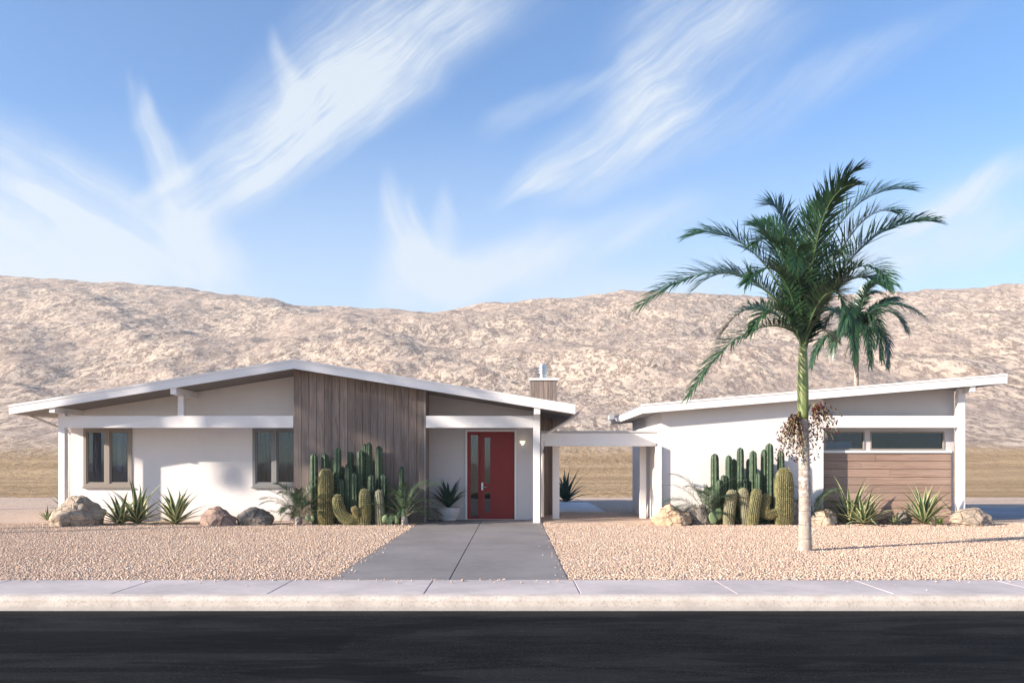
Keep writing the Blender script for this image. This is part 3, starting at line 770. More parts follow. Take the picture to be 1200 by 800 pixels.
mb.box(QW0, QW1, 4.601, 4.75, -.1, qt(QW0) - .18); mb.prism([(QW0, 2.5), (QW1, 2.5), (QW1, qu(QW1)), (QW0, qu(QW0))], 4.62, 4.74)
mb.build('wall', M['stucco'], garage)
RYw = .345
g1 = (GX(966.5, RYw), GX(1013, RYw)); g2 = (GX(1019.5, RYw), GX(1106.5, RYw)); gz0, gz1 = GZ(527, RYw), GZ(505.5, RYw)
mb = MB(); wall_front(mb, QWm + .001, QW1, RYw, RYw + .15, -.1, qu, [(g1[0], g1[1], gz0, gz1), (g2[0], g2[1], gz0, gz1)])
mb.box(QW1 - .15, QW1, RYw + .151, 4.6, -.1, qt(QW1) - .2); mb.box(QWm - .15, QWm - .001, .201, RYw + .15, -.1, qu(QWm) - .02)
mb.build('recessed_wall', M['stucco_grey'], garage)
mb = MB(); mb.box(QW0 + .25, QW1 - .2, 2.6, 2.7, -.1, 2.4); mb.box(QW0 + .25, QW1 - .2, .55, 2.59, 2.401, 2.45); mb.build('interior_room', M['dark'], garage)
for k, gg in enumerate((g1, g2)):
    mb = MB(); frame_boxes(mb, gg[0], gg[1], gz0, gz1, RYw - .02, RYw + .05, .032)
    wn = mb.build('window', M['cream'], garage, bevel=.003)
    mb = MB(); mb.box(gg[0] + .03, gg[1] - .03, RYw + .02, RYw + .026, gz0 + .03, gz1 - .03); mb.build('pane', M['glass'], wn)
    if k == 0:
        mb = MB(); mb.box(gg[0] + .04, GX(1000, RYw), RYw + .06, RYw + .08, gz0 + .035, gz0 + .20); mb.build('blind', M['curtain'], wn)
mb = MB(); mb.box(QWm + .002, QW1 - .08, RYw - .07, RYw - .001, GZ(530.5, RYw), GZ(527.6, RYw)); mb.build('sill', M['trim'], garage, bevel=.004)
# horizontal boards
zt = GZ(531, RYw - .04); mb = MB(); n = 9; p = (zt + .05) / n; rnd = random.Random(3)
for i in range(n):
    z0 = -.05 + i * p; cx = QWm + rnd.uniform(.9, 2.4)
    for a, b in ((QWm + .003, cx - .002), (cx + .002, QW1 - .083)):
        j = rnd.uniform(0, .006)
        mb.prism([(a, z0 + .006), (b, z0 + .006), (b, z0 + p - .006), (a, z0 + p - .006)], RYw - .04 + j, RYw - .008)
mb.box(QWm + .003, QW1 - .083, RYw - .007, RYw - .001, -.05, zt)
mb.build('board_panel', M['wood_h'], garage)
mb = MB(); mb.box(QWm + .002, 10.41, -.0, .13, GZ(501, 0), GZ(487, 0)); mb.build('beam', M['trim'], garage, bevel=.006)
mb = MB(); mb.box(10.415, 10.585, -.003, .14, -.05, qt(10.5) - .34); mb.build('post', M['trim'], garage, bevel=.006)
mb = MB(); mb.box(10.43, 10.57, .01, .13, qt(10.5) - .34, qt(10.5) - .21); mb.build('post_cap', M['trim'], garage, bevel=.005)
mb = MB(); mb.box(10.55, 10.67, QY0 + .04, RYw, qt(10.5) - .33, qt(10.5) - .19); mb.build('rafter', M['trim'], garage, bevel=.005)

# ------------------------------------------------------------------ breezeway between the houses
bz = thing('breezeway', 'low flat roofed white breezeway joining the two white buildings', 'breezeway', (2, 1, 0))
bx0, bx1 = .66, 3.452
mb = MB(); mb.box(bx0, bx1, .6, .64, GZ(522.5, .6), GZ(507, .6)); mb.build('fascia', M['trim'], bz, bevel=.005)
mb = MB(); mb.box(bx0, bx1 + .0, .57, 2.2, GZ(506.8, .6), GZ(504.6, .6)); mb.build('flat_roof', M['gutter'], bz, bevel=.004)
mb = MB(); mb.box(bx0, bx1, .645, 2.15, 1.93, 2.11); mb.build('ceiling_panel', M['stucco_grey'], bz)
for a, b in ((647.6, 655.6), (750, 757.2)):
    mb = MB(); mb.box(GX(a, 1.6), GX(b, 1.6), 1.6, 1.76, -.05, 1.93); mb.build('post', M['trim'], bz, bevel=.005)
mb = MB(); mb.box(3.40, 3.455, -.10, .56, -.03, 1.80); mb.build('post', M['trim'], bz, bevel=.004)  # made-up corner post, added for the narrow shadow it casts on the white wall
mb = MB(); mb.tube([(GX(637.5, .3), .3, 1.93), (GX(637.5, .3), .3, 1.74)], .006, 6); mb.lathe(GX(637.5, .3), .3, [(0, 1.62), (.02, 1.64), (.03, 1.7), (.015, 1.74), (0, 1.745)], 12)
mb.build('hanging_bell', M['black_metal'], bz)

# ------------------------------------------------------------------ plants: generators
def bez(p0, p1, p2, p3, t): return p0 * (1 - t) ** 3 + p1 * 3 * t * (1 - t) ** 2 + p2 * 3 * t * t * (1 - t) + p3 * t ** 3

def frond(parent, pts, n=48, leaf=.42, wid=.022, twist=0.0, rnd=None, rib=.014, mats=('palm_leaf', 'palm_rib'), bare=.12, vang=.35, droop=.35, hint=None, name='frond', dead=False, wild=.12):
    """a pinnate leaf: curved rachis with two rows of bent narrow leaflets"""
    p = [Vector(q) for q in pts]
    if len(p) == 3: p = [p[0], p[0].lerp(p[1], .66), p[1].lerp(p[2], .25), p[2]]
    mb = MB(); K = 14
    path = [bez(*p, i / K) for i in range(K + 1)]
    mb.tube(path, [rib * (1 - .85 * i / K) for i in range(K + 1)], 6, 1)
    ch = hint if hint is not None else (p[3] - p[0]); d = Vector((ch.x, ch.y, 0))
    if d.length < .05: d = Vector((1, 0, 0))
    S0 = d.normalized().cross(Vector((0, 0, 1))).normalized()
    for i in range(n):
        t = bare + (1 - bare) * (i + .5) / n
        q = bez(*p, t); T = (bez(*p, min(1, t + .01)) - bez(*p, max(0, t - .01))).normalized()
        Sd = (S0 - T * S0.dot(T)).normalized(); Nn = Sd.cross(T)
        tw = twist * (0.4 + .6 * t)
        Sd, Nn = Sd * math.cos(tw) + Nn * math.sin(tw), Nn * math.cos(tw) - Sd * math.sin(tw)
        u = (t - bare) / (1 - bare)
        ll = leaf * (0.45 + .95 * math.sin(math.pi * min(1, u * .86 + .10)) ** .8) * .78
        ang = math.radians(62 - 42 * u)
        for s in (-1, 1):
            a = ang + rnd.uniform(-wild, wild); v = vang + rnd.uniform(-.45, .45)
            D = T * math.cos(a) + (Sd * s * math.cos(v) + Nn * math.sin(v)) * math.sin(a)
            L = ll * rnd.uniform(.85, 1.1); wv = D.cross(Nn).normalized() * wid * rnd.uniform(.8, 1.15)
            g = Vector((0, 0, -1)) * droop * L - T * (.12 * L) + T * (.3 * L * rnd.random())
            seg = [(0, .35), (.28, 1.0), (.62, .8), (1, .05)]
            vs = []
            for (k, wk) in seg:
                c = q + D * L * k + g * k * k * k * rnd.uniform(.9, 1.1)
                vs += [c - wv * wk * .5, c + wv * wk * .5]
            mb.add(vs, [(0, 1, 3, 2), (2, 3, 5, 4), (4, 5, 7, 6)], 0)
    return mb.build(name, [M[mats[0]], M[mats[1]]], parent)

def fruit_cluster(parent, base, tip, rnd, n=26):
    mb = MB(); base = Vector(base); tip = Vector(tip)
    hub = base.lerp(tip, .35) + Vector((0, 0, .16))
    mb.tube([base, base.lerp(hub, .5) + Vector((0, 0, .06)), hub], [.016, .012, .009], 6, 0)
    for i in range(n):
        off = Vector((rnd.uniform(-.22, .22), rnd.uniform(-.2, .2), rnd.uniform(-.36, .06)))
        end = tip + off; midp = hub.lerp(end, .5) + Vector((0, 0, .10 + rnd.uniform(-.03, .05)))
        P3 = [bez(hub, hub.lerp(midp, .7), midp, end, j / 6) for j in range(7)]
        mb.tube(P3, .0026, 4, 0)
        for j in range(2, 7):
            for _ in range(3):
                c = P3[j] + Vector((rnd.uniform(-.022, .022), rnd.uniform(-.022, .022), rnd.uniform(-.03, .03))); r = rnd.uniform(.010, .016)
                if rnd.random() < .1: continue
                o = [Vector(v) * r for v in ((1, 0, 0), (-1, 0, 0), (0, 1, 0), (0, -1, 0), (0, 0, 1.2), (0, 0, -1.2))]
                mb.add([c + v for v in o], [(0, 2, 4), (2, 1, 4), (1, 3, 4), (3, 0, 4), (2, 0, 5), (1, 2, 5), (3, 1, 5), (0, 3, 5)], 1)
    return mb.build('fruit_cluster', [M['stalk'], M['berry']], parent)

def palm_trunk(root, bx, by, z1, z2, r0, r1, lean=0.0, seed=0):
    """grey ringed trunk to z1, green crownshaft z1..z2"""
    rnd = random.Random(seed); mb = MB(); n = 70; pts = []; rr = []
    for i in range(n + 1):
        t = i / n; z = -.05 + (z1 + .05) * t
        pts.append((bx + lean * t * t, by, z)); f = r0 + (r1 - r0) * min(1, t * 1.15) + .02 * math.exp(-t * 22)
        rr.append(f * (1 + (.025 if i % 3 == 0 else 0) + rnd.uniform(-.012, .012)))
    mb.tube(pts, rr, 24); mb.build('trunk', M['trunk'], root, smooth=True)
    mb = MB(); pts = []; rr = []
    for i in range(17):
        t = i / 16; pts.append((bx + lean, by, z1 + (z2 - z1) * t)); rr.append(r1 * (1.02 + .10 * math.sin(t * 2.6)) * (1 - .42 * t * t))
    mb.tube(pts, rr, 24); mb.build('crownshaft', M['shaft'], root, smooth=True)

# main palm
PY = -6.1; pb = (GX(943.5, PY), PY)
palm = thing('palm_tree', 'tall feather palm with green crownshaft standing alone on the front gravel', 'palm tree', (pb[0], pb[1], 0))
zc = GZ(392, PY)
palm_trunk(palm, pb[0], pb[1], GZ(491, PY), zc, .101, .083, GX(941, PY) - pb[0], 2)
rnd = random.Random(11)
def Q(px, py, d): v = P(px, py, PY); v.y = PY + d; return v
c0 = Q(942, 400, 0)
FR = [  # tip-ward control points in the frame of the trunk's plane plus their depth offsets, twist, leaf length
    ((925, 372, -.1), (850, 372, -.5), (797, 468, -.7), .35, .34),
    ((905, 330, -.1), (835, 290, -.4), (744, 366, -.6), .65, .42),
    ((915, 330, .3), (865, 285, .5), (828, 325, .9), .5, .42),
    ((920, 310, -.1), (860, 252, .2), (816, 266, .5), .75, .42),
    ((935, 315, .2), (953, 230, .5), (998, 216, .8), -.5, .46),
    ((945, 300, -.3), (975, 228, -.5), (1042, 238, -.7), -.6, .46),
    ((965, 330, -.1), (1010, 255, -.3), (1080, 268, -.4), -.75, .44),
    ((960, 340, .5), (1000, 300, 1.1), (1040, 320, 1.9), -.5, .40),
    ((935, 320, -.5), (930, 245, -1.1), (945, 262, -1.9), .3, .42),
    ((925, 330, -.4), (905, 280, -1.2), (885, 345, -1.9), .5, .40),
    ((950, 330, .4), (945, 240, .9), (925, 235, 1.3), .4, .44),
    ((955, 345, -.4), (975, 300, -1.1), (985, 360, -1.8), -.5, .40),
    ((930, 355, .5), (900, 320, 1.3), (880, 370, 1.9), .5, .38),
    ((948, 340, .5), (960, 280, 1.4), (965, 330, 2.1), -.3, .40),
    ((950, 375, .0), (962, 372, .2), (1003, 392, .8), -.4, .30),
    ((940, 360, -.5), (945, 330, -1.2), (950, 395, -1.6), .2, .36),
    ((930, 330, -.3), (900, 268, -.5), (868, 300, -.7), .6, .38),
    ((942, 310, -.3), (938, 240, -.7), (975, 225, -1.0), -.2, .44),
    ((958, 330, .2), (985, 262, .6), (1020, 290, .9), -.6, .42),
    ((935, 330, .3), (915, 250, .5), (900, 245, .9), .5, .40),
    ((950, 350, -.3), (968, 320, -.8), (998, 352, -1.2), -.4, .34),
    ((930, 370, -.2), (895, 345, -.5), (868, 395, -.6), .4, .32),
    ((960, 315, -.3), (985, 250, -.8), (1010, 275, -1.2), -.5, .42),
    ((925, 345, -.3), (890, 300, -.9), (850, 350, -1.2), .5, .36),
    ((958, 350, -.2), (990, 310, -.4), (1018, 345, -.6), -.5, .36),
    ((935, 300, .1), (925, 225, .2), (905, 232, .4), .4, .40),
]
for a, b, c, tw, lf in FR:
    frond(palm, [c0 + Vector((rnd.uniform(-.03, .03), rnd.uniform(-.03, .03), rnd.uniform(-.25, .0))), Q(*a), Q(*b), Q(*c)], 92, lf * 1.12, .024, tw, rnd, .018, vang=.5, droop=.16, wild=.2)
# spear leaf
frond(palm, [c0, Q(946, 350, 0), Q(950, 300, .1), Q(958, 262, .1)], 30, .22, .02, 0, rnd, .014, vang=1.0)
jb = Q(941, 489, 0)
fruit_cluster(palm, jb + Vector((-.07, -.05, .02)), Q(922, 512, -.2), rnd, 46)
fruit_cluster(palm, jb + Vector((.07, -.02, .1)), Q(964, 492, -.1), rnd, 34)
fruit_cluster(palm, jb + Vector((0, .08, .02)), Q(953, 515, .25), rnd, 16)

def random_palm(root, bx, by, ztr, zcr, r, L, nf, seed, leaf=.42, dead=0):
    rnd = random.Random(seed); palm_trunk(root, bx, by, ztr, zcr, r * 1.2, r, 0, seed)
    for i in range(nf):
        a = 2.4 * i + rnd.uniform(-.3, .3); e = math.radians(78 - 88 * (i / nf) + rnd.uniform(-8, 8)); l = L * rnd.uniform(.85, 1.1)
        d = Vector((math.cos(a), math.sin(a), 0)); b = Vector((bx, by, zcr - .1 * (i / nf)))
        p1 = b + (d * math.cos(e) + Vector((0, 0, math.sin(e)))) * l * .4
        p2 = p1 + (d * math.cos(e - .6) + Vector((0, 0, math.sin(e - .6)))) * l * .35
        p3 = p2 + (d * math.cos(e - 1.5) + Vector((0, 0, math.sin(e - 1.5)))) * l * .38
        frond(root, [b, p1, p2, p3], 56, leaf, .05, rnd.uniform(-.5, .5), rnd, .016)

# second palm, behind the right house
P2Y = 8.2; b2 = (GX(1003.5, P2Y), P2Y)
palm2 = thing('palm_tree', 'smaller palm rising from behind the roof of the side building', 'palm tree', (b2[0], b2[1], 0))
def Q2(px, py, d): v = P(px, py, P2Y); v.y = P2Y + d; return v
rnd = random.Random(5)
palm_trunk(palm2, b2[0], b2[1], GZ(424, P2Y), GZ(396, P2Y), .10, .075, 0, 4)
c2 = Q2(1003, 398, 0)
for a, b, c, tw, lf in [
    ((1003, 365, 0), (1010, 330, .1), (1040, 322, .2), -.6, .40), ((1010, 372, -.1), (1025, 338, -.4), (1075, 372, -.4), -.7, .38),
    ((1012, 375, .2), (1040, 345, .4), (1062, 346, .5), -.7, .34), ((990, 375, 0), (975, 350, .1), (968, 366, .5), .6, .36),
    ((985, 385, 0), (962, 385, .2), (952, 428, .1), .6, .30), ((1015, 385, -.2), (1035, 375, -.6), (1032, 432, -.5), -.5, .32),
    ((995, 375, -.4), (985, 360, -.9), (988, 428, -1.0), .4, .34), ((1008, 370, -.4), (1012, 350, -.9), (1018, 425, -1.0), -.3, .34),
    ((1000, 368, .4), (995, 340, .8), (985, 372, 1.3), .3, .36), ((1006, 360, -.2), (1006, 330, -.5), (1020, 340, -.8), -.3, .38)]:
    frond(palm2, [c2, Q2(*a), Q2(*b), Q2(*c)], 76, lf * 1.3, .042, tw, rnd, .02, name='frond', droop=.45)
for a, b, c, tw in [((1000, 372, -.4), (990, 345, -.8), (972, 395, -.9), .4), ((1010, 375, -.4), (1030, 350, -.9), (1048, 392, -.9), -.4), ((1002, 380, -.5), (1003, 365, -1.1), (1003, 432, -1.1), .1), ((1008, 355, .2), (1015, 325, .4), (1055, 345, .6), -.5), ((995, 385, -.2), (975, 378, -.4), (970, 415, -.4), .4)]:
    frond(palm2, [c2, Q2(*a), Q2(*b), Q2(*c)], 76, .44, .042, tw, rnd, .02, droop=.45)
for (x, y, d) in ((996, 436, -.2), (993, 430, .2), (1000, 434, -.3)):
    frond(palm2, [c2, Q2(x + 1, 405, d), Q2(x, 415, d), Q2(x, y, d)], 22, .24, .03, 0, rnd, .014, ('dead_leaf', 'dead_leaf'), name='dead_frond', hint=Vector((-1, .3, 0)))

# palms beyond the left edge of the frame, they throw the soft shade on the gable end
tl = thing('palm_tree', 'very tall palm beyond the left edge whose shadow falls on the gable and wood panel', 'palm tree', (-20.2, -5.8, 0))
random_palm(tl, -20.2, -5.8, 7.8, 8.7, .09, 2.9, 24, 31, .58)
tl = thing('palm_tree', 'second very tall palm beyond the left edge, nearer the road, shading the wood panel', 'palm tree', (-19.7, -6.9, 0))
random_palm(tl, -19.7, -6.9, 8.9, 9.8, .085, 2.3, 22, 35, .55)
tl = thing('palm_tree', 'shorter palm beyond the left edge whose thin trunk shadow crosses the far gravel', 'palm tree', (-19.6, 4.1, 0))
random_palm(tl, -19.6, 4.1, 4.2, 5.0, .09, 2.6, 14, 33, .45)

# cacti -------------------------------------------------------------
def catmull(pts, n):
    pts = [Vector(p) for p in pts]; q = [pts[0] * 2 - pts[1]] + pts + [pts[-1] * 2 - pts[-2]]; out = []
    for i in range(n + 1):
        t = i / n * (len(pts) - 1); k = min(int(t), len(pts) - 2); u = t - k; a, b, c, d = q[k:k + 4]
        out.append(.5 * ((2 * b) + (c - a) * u + (2 * a - 5 * b + 4 * c - d) * u * u + (3 * b - 3 * c + d - a) * u ** 3))
    return out

def ribbed(pts, r, ribs, rnd, depth=.16, rings=None, taper=.9):
    """ribbed cactus stem along a path, returns (skin MB, list of areoles (pos, normal))"""
    pts = [Vector(p) for p in pts]; L = sum((b - a).length for a, b in zip(pts[:-1], pts[1:]))
    n = rings or max(14, int(L / .035)); path = catmull(pts, n); m = ribs * 4
    T = [(path[min(i + 1, n)] - path[max(i - 1, 0)]).normalized() for i in range(n + 1)]
    A = Vector((0, 1, 0)); vs = []; at = []; fs = []; ar = []
    ph = rnd.uniform(0, 6); wob = [rnd.uniform(-.03, .03) for _ in range(n + 1)]
    for i in range(n + 1):
        A = (A - T[i] * A.dot(T[i])).normalized(); B = T[i].cross(A)
        rem = (1 - i / n) * L
        tip = math.sqrt(max(0.0, 1 - max(0, 1 - rem / (r * 1.3)) ** 2)) if rem < r * 1.3 else 1.0
        prof = (taper + (1 - taper) * math.sin(math.pi * min(1, .25 + .75 * i / n)) ) * (1 + wob[i]) * (.88 + .12 * min(1, i / n * 4))
        R = r * prof * max(tip, .03)
        for k in range(m):
            a = 2 * math.pi * k / m + ph; c = (.5 + .5 * math.cos(ribs * (a - ph)))
            rr = R * (1 - depth * (1 - c ** .7))
            dirv = A * math.cos(a) + B * math.sin(a); v = path[i] + dirv * rr
            vs.append(v); at.append(c ** 2 * rnd.uniform(.1, 1.0))
            if k % 4 == 0 and tip > .15: ar.append((v, (dirv * .85 + T[i] * (.25 + (1 - tip))).normalized(), T[i]))
    for i in range(n):
        for k in range(m): fs.append((i * m + k, i * m + (k + 1) % m, (i + 1) * m + (k + 1) % m, (i + 1) * m + k))
    fs.append(tuple(n * m + k for k in range(m)))
    mb = MB(); mb.add(vs, fs, 0, at)
    return mb, ar

def spines(mb, ar, ln, rnd, per=4, wid=.0035, skip=0.0):
    for v, nrm, T in ar:
        if rnd.random() < skip: continue
        for _ in range(per):
            d = (nrm * rnd.uniform(.5, 1) + Vector((rnd.uniform(-1, 1), rnd.uniform(-1, 1), rnd.uniform(-1, 1))) * .75).normalized()
            s = d.cross(Vector((rnd.uniform(-1, 1), rnd.uniform(-1, 1), rnd.uniform(-1, 1)))).normalized() * wid
            v0 = v - nrm * .004; mb.add([v0 - s, v0 + s, v0 + d * ln * rnd.uniform(.6, 1.2)], [(0, 1, 2)])

ORD = ['first', 'second', 'third', 'fourth', 'fifth', 'sixth', 'seventh', 'eighth', 'ninth', 'tenth', 'eleventh', 'twelfth', 'thirteenth', 'fourteenth', 'fifteenth', 'sixteenth', 'seventeenth']
def column_cactus(px, top, wpx, Y, label, group, seed):
    rnd = random.Random(seed); X = GX(px, Y); z = GZ(top, Y); r = wpx / 2 * (Y - CAMY) / 975 * 1.26
    t = thing('column_cactus', label, 'cactus', (X, Y, 0), group)
    lean = rnd.uniform(-.05, .05)
    mb, ar = ribbed([(X - lean, Y, -.04), (X - lean * .2, Y, z * .5), (X, Y, z)], r, 6, rnd, .42)
    mb.build('stem', M['cactus'], t, smooth=True, attr=True)
    sp = MB(); spines(sp, ar, .020, rnd, 3, .0045, .45); sp.build('spines', M['spine_pale'], t, kind='stuff')
    return t

def height_word(top): return 'tall' if top < 535 else ('mid-height' if top < 550 else 'short')
LC = [(368, 531, 7.5, -.38), (381, 531, 8.5, -.28), (390, 536, 6.5, -.24), (396, 524, 7, -.36), (401.5, 546, 6, -.2), (400, 560, 7, -.48),
      (408.5, 546, 8.5, -.42), (411, 528.5, 6.5, -.24), (415.5, 553, 6.5, -.46), (422.5, 527, 7.5, -.34), (427.5, 519.5, 7, -.22),
      (432.5, 518, 7, -.26), (435, 556, 6.5, -.46), (444, 522, 7.5, -.3), (449.5, 555, 6.5, -.36), (471, 546, 6, -.33)]
for i, (px, top, wd, Y) in enumerate(sorted(LC)):
    column_cactus(px, top, wd, Y, f'{height_word(top)} ribbed green column cactus, {ORD[i]} from the left against the grey wood panel', 'green column cacti by the grey wood panel', 100 + i)
RC = [(837.5, 531, 8, -.38), (842.5, 561, 6, -.45), (848, 556, 6.5, -.4), (854, 533, 7.5, -.34), (860, 537, 6, -.26), (867.5, 524, 7, -.36), (872.5, 560, 6, -.4),
      (877.5, 537, 6, -.26), (882.5, 527.5, 7.5, -.36), (888.5, 553, 6.5, -.42), (895.5, 526, 7, -.3), (901.5, 519, 8, -.34), (907.5, 557, 6, -.38), (915, 527.5, 7, -.28)]
for i, (px, top, wd, Y) in enumerate(sorted(RC)):
    column_cactus(px, top, wd, Y, f'{height_word(top)} ribbed green column cactus, {ORD[i]} from the left against the white stucco wall', 'green column cacti by the white stucco wall', 200 + i)

def gold_cactus(label, paths, Y, rpx, seed, ribs=20, matn='gold_cactus', spn='spine', loc=None, name='golden_cactus', ln=.026):
    rnd = random.Random(seed); s = (Y - CAMY) / 975
    x0, y0 = paths[0][0][:2]
    t = thing(name, label, 'cactus', (GX(x0, Y), Y, 0), None)
    for j, pth in enumerate(paths):
        pts = []
        for q in pth:
            yy = Y + (q[2] if len(q) > 2 else 0); v = P(q[0], q[1], yy); pts.append(v)
        mb, ar = ribbed(pts, rpx[j] * s, ribs, rnd, .22, taper=.93)
        mb.build('stem' if j == 0 else 'arm', M[matn], t, smooth=True, attr=True)
        sp = MB(); spines(sp, ar, ln, rnd, 6, .0048); sp.build('spines', M[spn], t, kind='stuff')
    return t
GY_ = -.62
gold_cactus('thick golden spined cactus column, the stoutest before the grey wood panel', [[(382, 617), (382, 590), (382, 548)]], -.55, [9.5], 1, 26)
gold_cactus('golden cactus with two upturned arms joined low in a U shape', [[(426, 618), (427.5, 600), (427, 571.5)], [(421, 608), (408, 608.5), (398, 598), (394.5, 578)], [(422, 606, -.02), (417, 600, -.1), (413.5, 593, -.12)]], -.66, [7, 6.8, 3.6], 2)
gold_cactus('weathered brownish cactus column at the right end of the clump by the wood panel', [[(446, 617), (445, 600), (443.5, 573)]], -.6, [5.6], 3, 13, 'cactus_pale', 'spine_pale')
gold_cactus('golden cactus column leaning right, leftmost of the short ones by the white wall', [[(853.5, 617), (855, 595), (858.5, 573)]], -.62, [6.6], 4, 18, 'cactus_pale', 'spine')
gold_cactus('golden cactus column leaning left, with a dusty tan skin, by the white wall', [[(875.5, 617), (873, 595), (870, 571)]], -.60, [6.3], 5, 18, 'cactus_pale', 'spine')
gold_cactus('golden cactus column leaning right with yellow-green skin by the white wall', [[(881, 618), (883, 597), (888, 572)]], -.68, [6.8], 6, 20)
gold_cactus('barrel-thick golden cactus with a short upturned left arm, beside the palm trunk', [[(918.5, 618), (919, 590), (919, 547)], [(914, 600), (899, 602), (895, 594), (900, 577.5)]], -.60, [11, 6.3], 7, 28)

def pads(label, px, Y, seed, n=3, h=.2):
    rnd = random.Random(seed); X = GX(px, Y); t = thing('prickly_pear', label, 'cactus', (X, Y, 0))
    for i in range(n):
        mb = MB(); cx, cz = X + (i - (n - 1) / 2) * .13 + rnd.uniform(-.02, .02), h * rnd.uniform(.55, 1); r = h * rnd.uniform(.38, .5)
        vs = []; fs = []; N1, N2 = 10, 14; tilt = rnd.uniform(-.4, .4)
        for a in range(N1 + 1):
            th = math.pi * a / N1
            for b in range(N2):
                ph = 2 * math.pi * b / N2; x_ = r * .8 * math.sin(th) * math.cos(ph); y_ = .028 * math.sin(th) * math.sin(ph); z_ = -r * 1.15 * math.cos(th)
                vs.append((cx + x_ * math.cos(tilt) + z_ * math.sin(tilt), Y + y_ + rnd.uniform(-.001, .001) + i * .03, cz - x_ * math.sin(tilt) + z_ * math.cos(tilt)))
        for a in range(N1):
            for b in range(N2): fs.append((a * N2 + b, a * N2 + (b + 1) % N2, (a + 1) * N2 + (b + 1) % N2, (a + 1) * N2 + b))
        mb.add(vs, fs); o = mb.build('pad', M['pad'], t, smooth=True)
        sp = MB()
        for v in vs[::3]:
            d = Vector((v[0] - cx, (v[1] - Y) * 4, v[2] - cz)).normalized()
            sp.add([Vector(v) + Vector((-.002, 0, 0)), Vector(v) + Vector((.002, 0, 0)), Vector(v) + d * .018], [(0, 1, 2)])
        sp.build('spines', M['spine_pale'], o, kind='stuff')
pads('low prickly pear with small pads beside the feathery palm at the wood panel end', 457.5, -.72, 5, 3, .17)
pads('little prickly pear with pale pads in front of the left feathery palm', 363, -.75, 6, 2, .16)
pads('single bushy prickly pear beside the golden rock by the white wall', 839, -.62, 7, 2, .25)

# feathery small palms ------------------------------------------------
def feather_palm(label, px, Y, hpx, spread, seed, n=16, grp=None):
    rnd = random.Random(seed); X = GX(px, Y); s = (Y - CAMY) / 975; H = hpx * s; R = spread * s
    t = thing('feather_palm', label, 'palm', (X, Y, 0), grp)
    mb = MB(); mb.lathe(X, Y, [(.075, -.03), (.085, .06), (.07, .16), (.03, .2), (0, .21)], 14); mb.build('trunk', M['trunk'], t)
    for i in range(n):
        a = 2.4 * i + rnd.uniform(-.3, .3); u = i / n; e = math.radians(80 - 62 * u + rnd.uniform(-7, 7))
        d = Vector((math.cos(a), math.sin(a) * .42, 0)); b = Vector((X, Y, .15)); l = (H * (1 - u) + R * u) * rnd.uniform(.85, 1.12)
        p1 = b + (d * math.cos(e) + Vector((0, 0, math.sin(e)))) * l * .45
        p2 = p1 + (d * math.cos(e - .5) + Vector((0, 0, math.sin(e - .5)))) * l * .35
        p3 = p2 + (d * math.cos(e - 1.3) + Vector((0, 0, math.sin(e - 1.3)))) * l * .33
        for q in (p1, p2, p3): q.y = min(q.y, -.06) if Y < 0 else q.y
        for q in (p1, p2, p3): q.z = max(q.z, .03)
        frond(t, [b, p1, p2, p3], 46, .19, .012, rnd.uniform(-.4, .4), rnd, .006, ('cycad_leaf', 'cycad_rib'), bare=.22, vang=.25, droop=.15)
    return t
feather_palm('small feathery palm left of the cactus clump, half before the white wall', 350, -.60, 62, 48, 1, 22)
feather_palm('small feathery palm right of the cactus clump at the end of the wood panel', 474, -.60, 62, 42, 2, 22)
feather_palm('small feathery palm behind the golden rock, against the white stucco wall', 828, -.50, 66, 48, 3, 20)
feather_palm('small feathery palm between the tall palm trunk and the red-brown boards', 952, -.45, 50, 34, 4, 14)

# agaves --------------------------------------------------------------
def agave(label, px, Y, h, spread, n, seed, kind='striped', z0=0.0, wid=.046, cat='agave', parent=None, X=None, name='agave', base=math.radians(12)):
    rnd = random.Random(seed); X = GX(px, Y) if X is None else X
    t = parent or thing(name, label, cat, (X, Y, z0))
    for i in range(n):
        a = 2.399 * i + rnd.uniform(-.25, .25); u = (i + .5) / n; e = math.radians(84) * (1 - u) + base * u + rnd.uniform(-.1, .1)
        L = 1.22 * (h * (1 - u) ** .8 + spread * u ** .8 * 1.02) * rnd.uniform(.82, 1.1); L = max(L, spread * .7)
        d = Vector((math.cos(a), math.sin(a), 0)); sd = Vector((-d.y, d.x, 0)); K = 9; mb = MB(); vs = []; curl = rnd.uniform(.25, .75)
        p = Vector((X, Y, z0 + .02)) + d * .02; ang = e
        for k in range(K + 1):
            s = k / K; wk = wid * (.75 + .6 * math.sin(math.pi * min(1, s * 1.1 + .08))) * (1 - s ** 2.2) + .001
            up = Vector((0, 0, 1)) * math.cos(ang) - d * math.sin(ang)
            for c, lift in ((-1, .28), (-.55, .08), (0, 0), (.55, .08), (1, .28)):
                vs.append(p + sd * c * wk + up * lift * wk * .9)
            ang -= curl * (.03 + .22 * s) ; p = p + (d * math.cos(ang) + Vector((0, 0, math.sin(ang)))) * L / K
            if p.z < z0 + .015 and z0 == 0: p.z = .015
            if 0 > Y > -1.2 and p.y > -.03: p.y = -.03
        fs = []; mi = []
        for k in range(K):
            for c in range(4):
                b = k * 5 + c; fs.append((b, b + 1, b + 6, b + 5)); mi.append(1 if c in (0, 3) else 0)
        mb.v = [tuple(v) for v in vs]; mb.f = fs; mb.mi = mi if kind == 'striped' else [0] * len(fs); mb.at = [0.0] * len(vs)
        mb.build('leaf', [M['agave'], M['agave_edge']] if kind == 'striped' else [M['agave_dark'] if kind == 'dark' else M['sprout']], t, smooth=True)
    return t
agave('cream striped agave nearest the big tan boulder, leaning into its taller neighbour', 141, -.55, .62, .50, 26, 1)
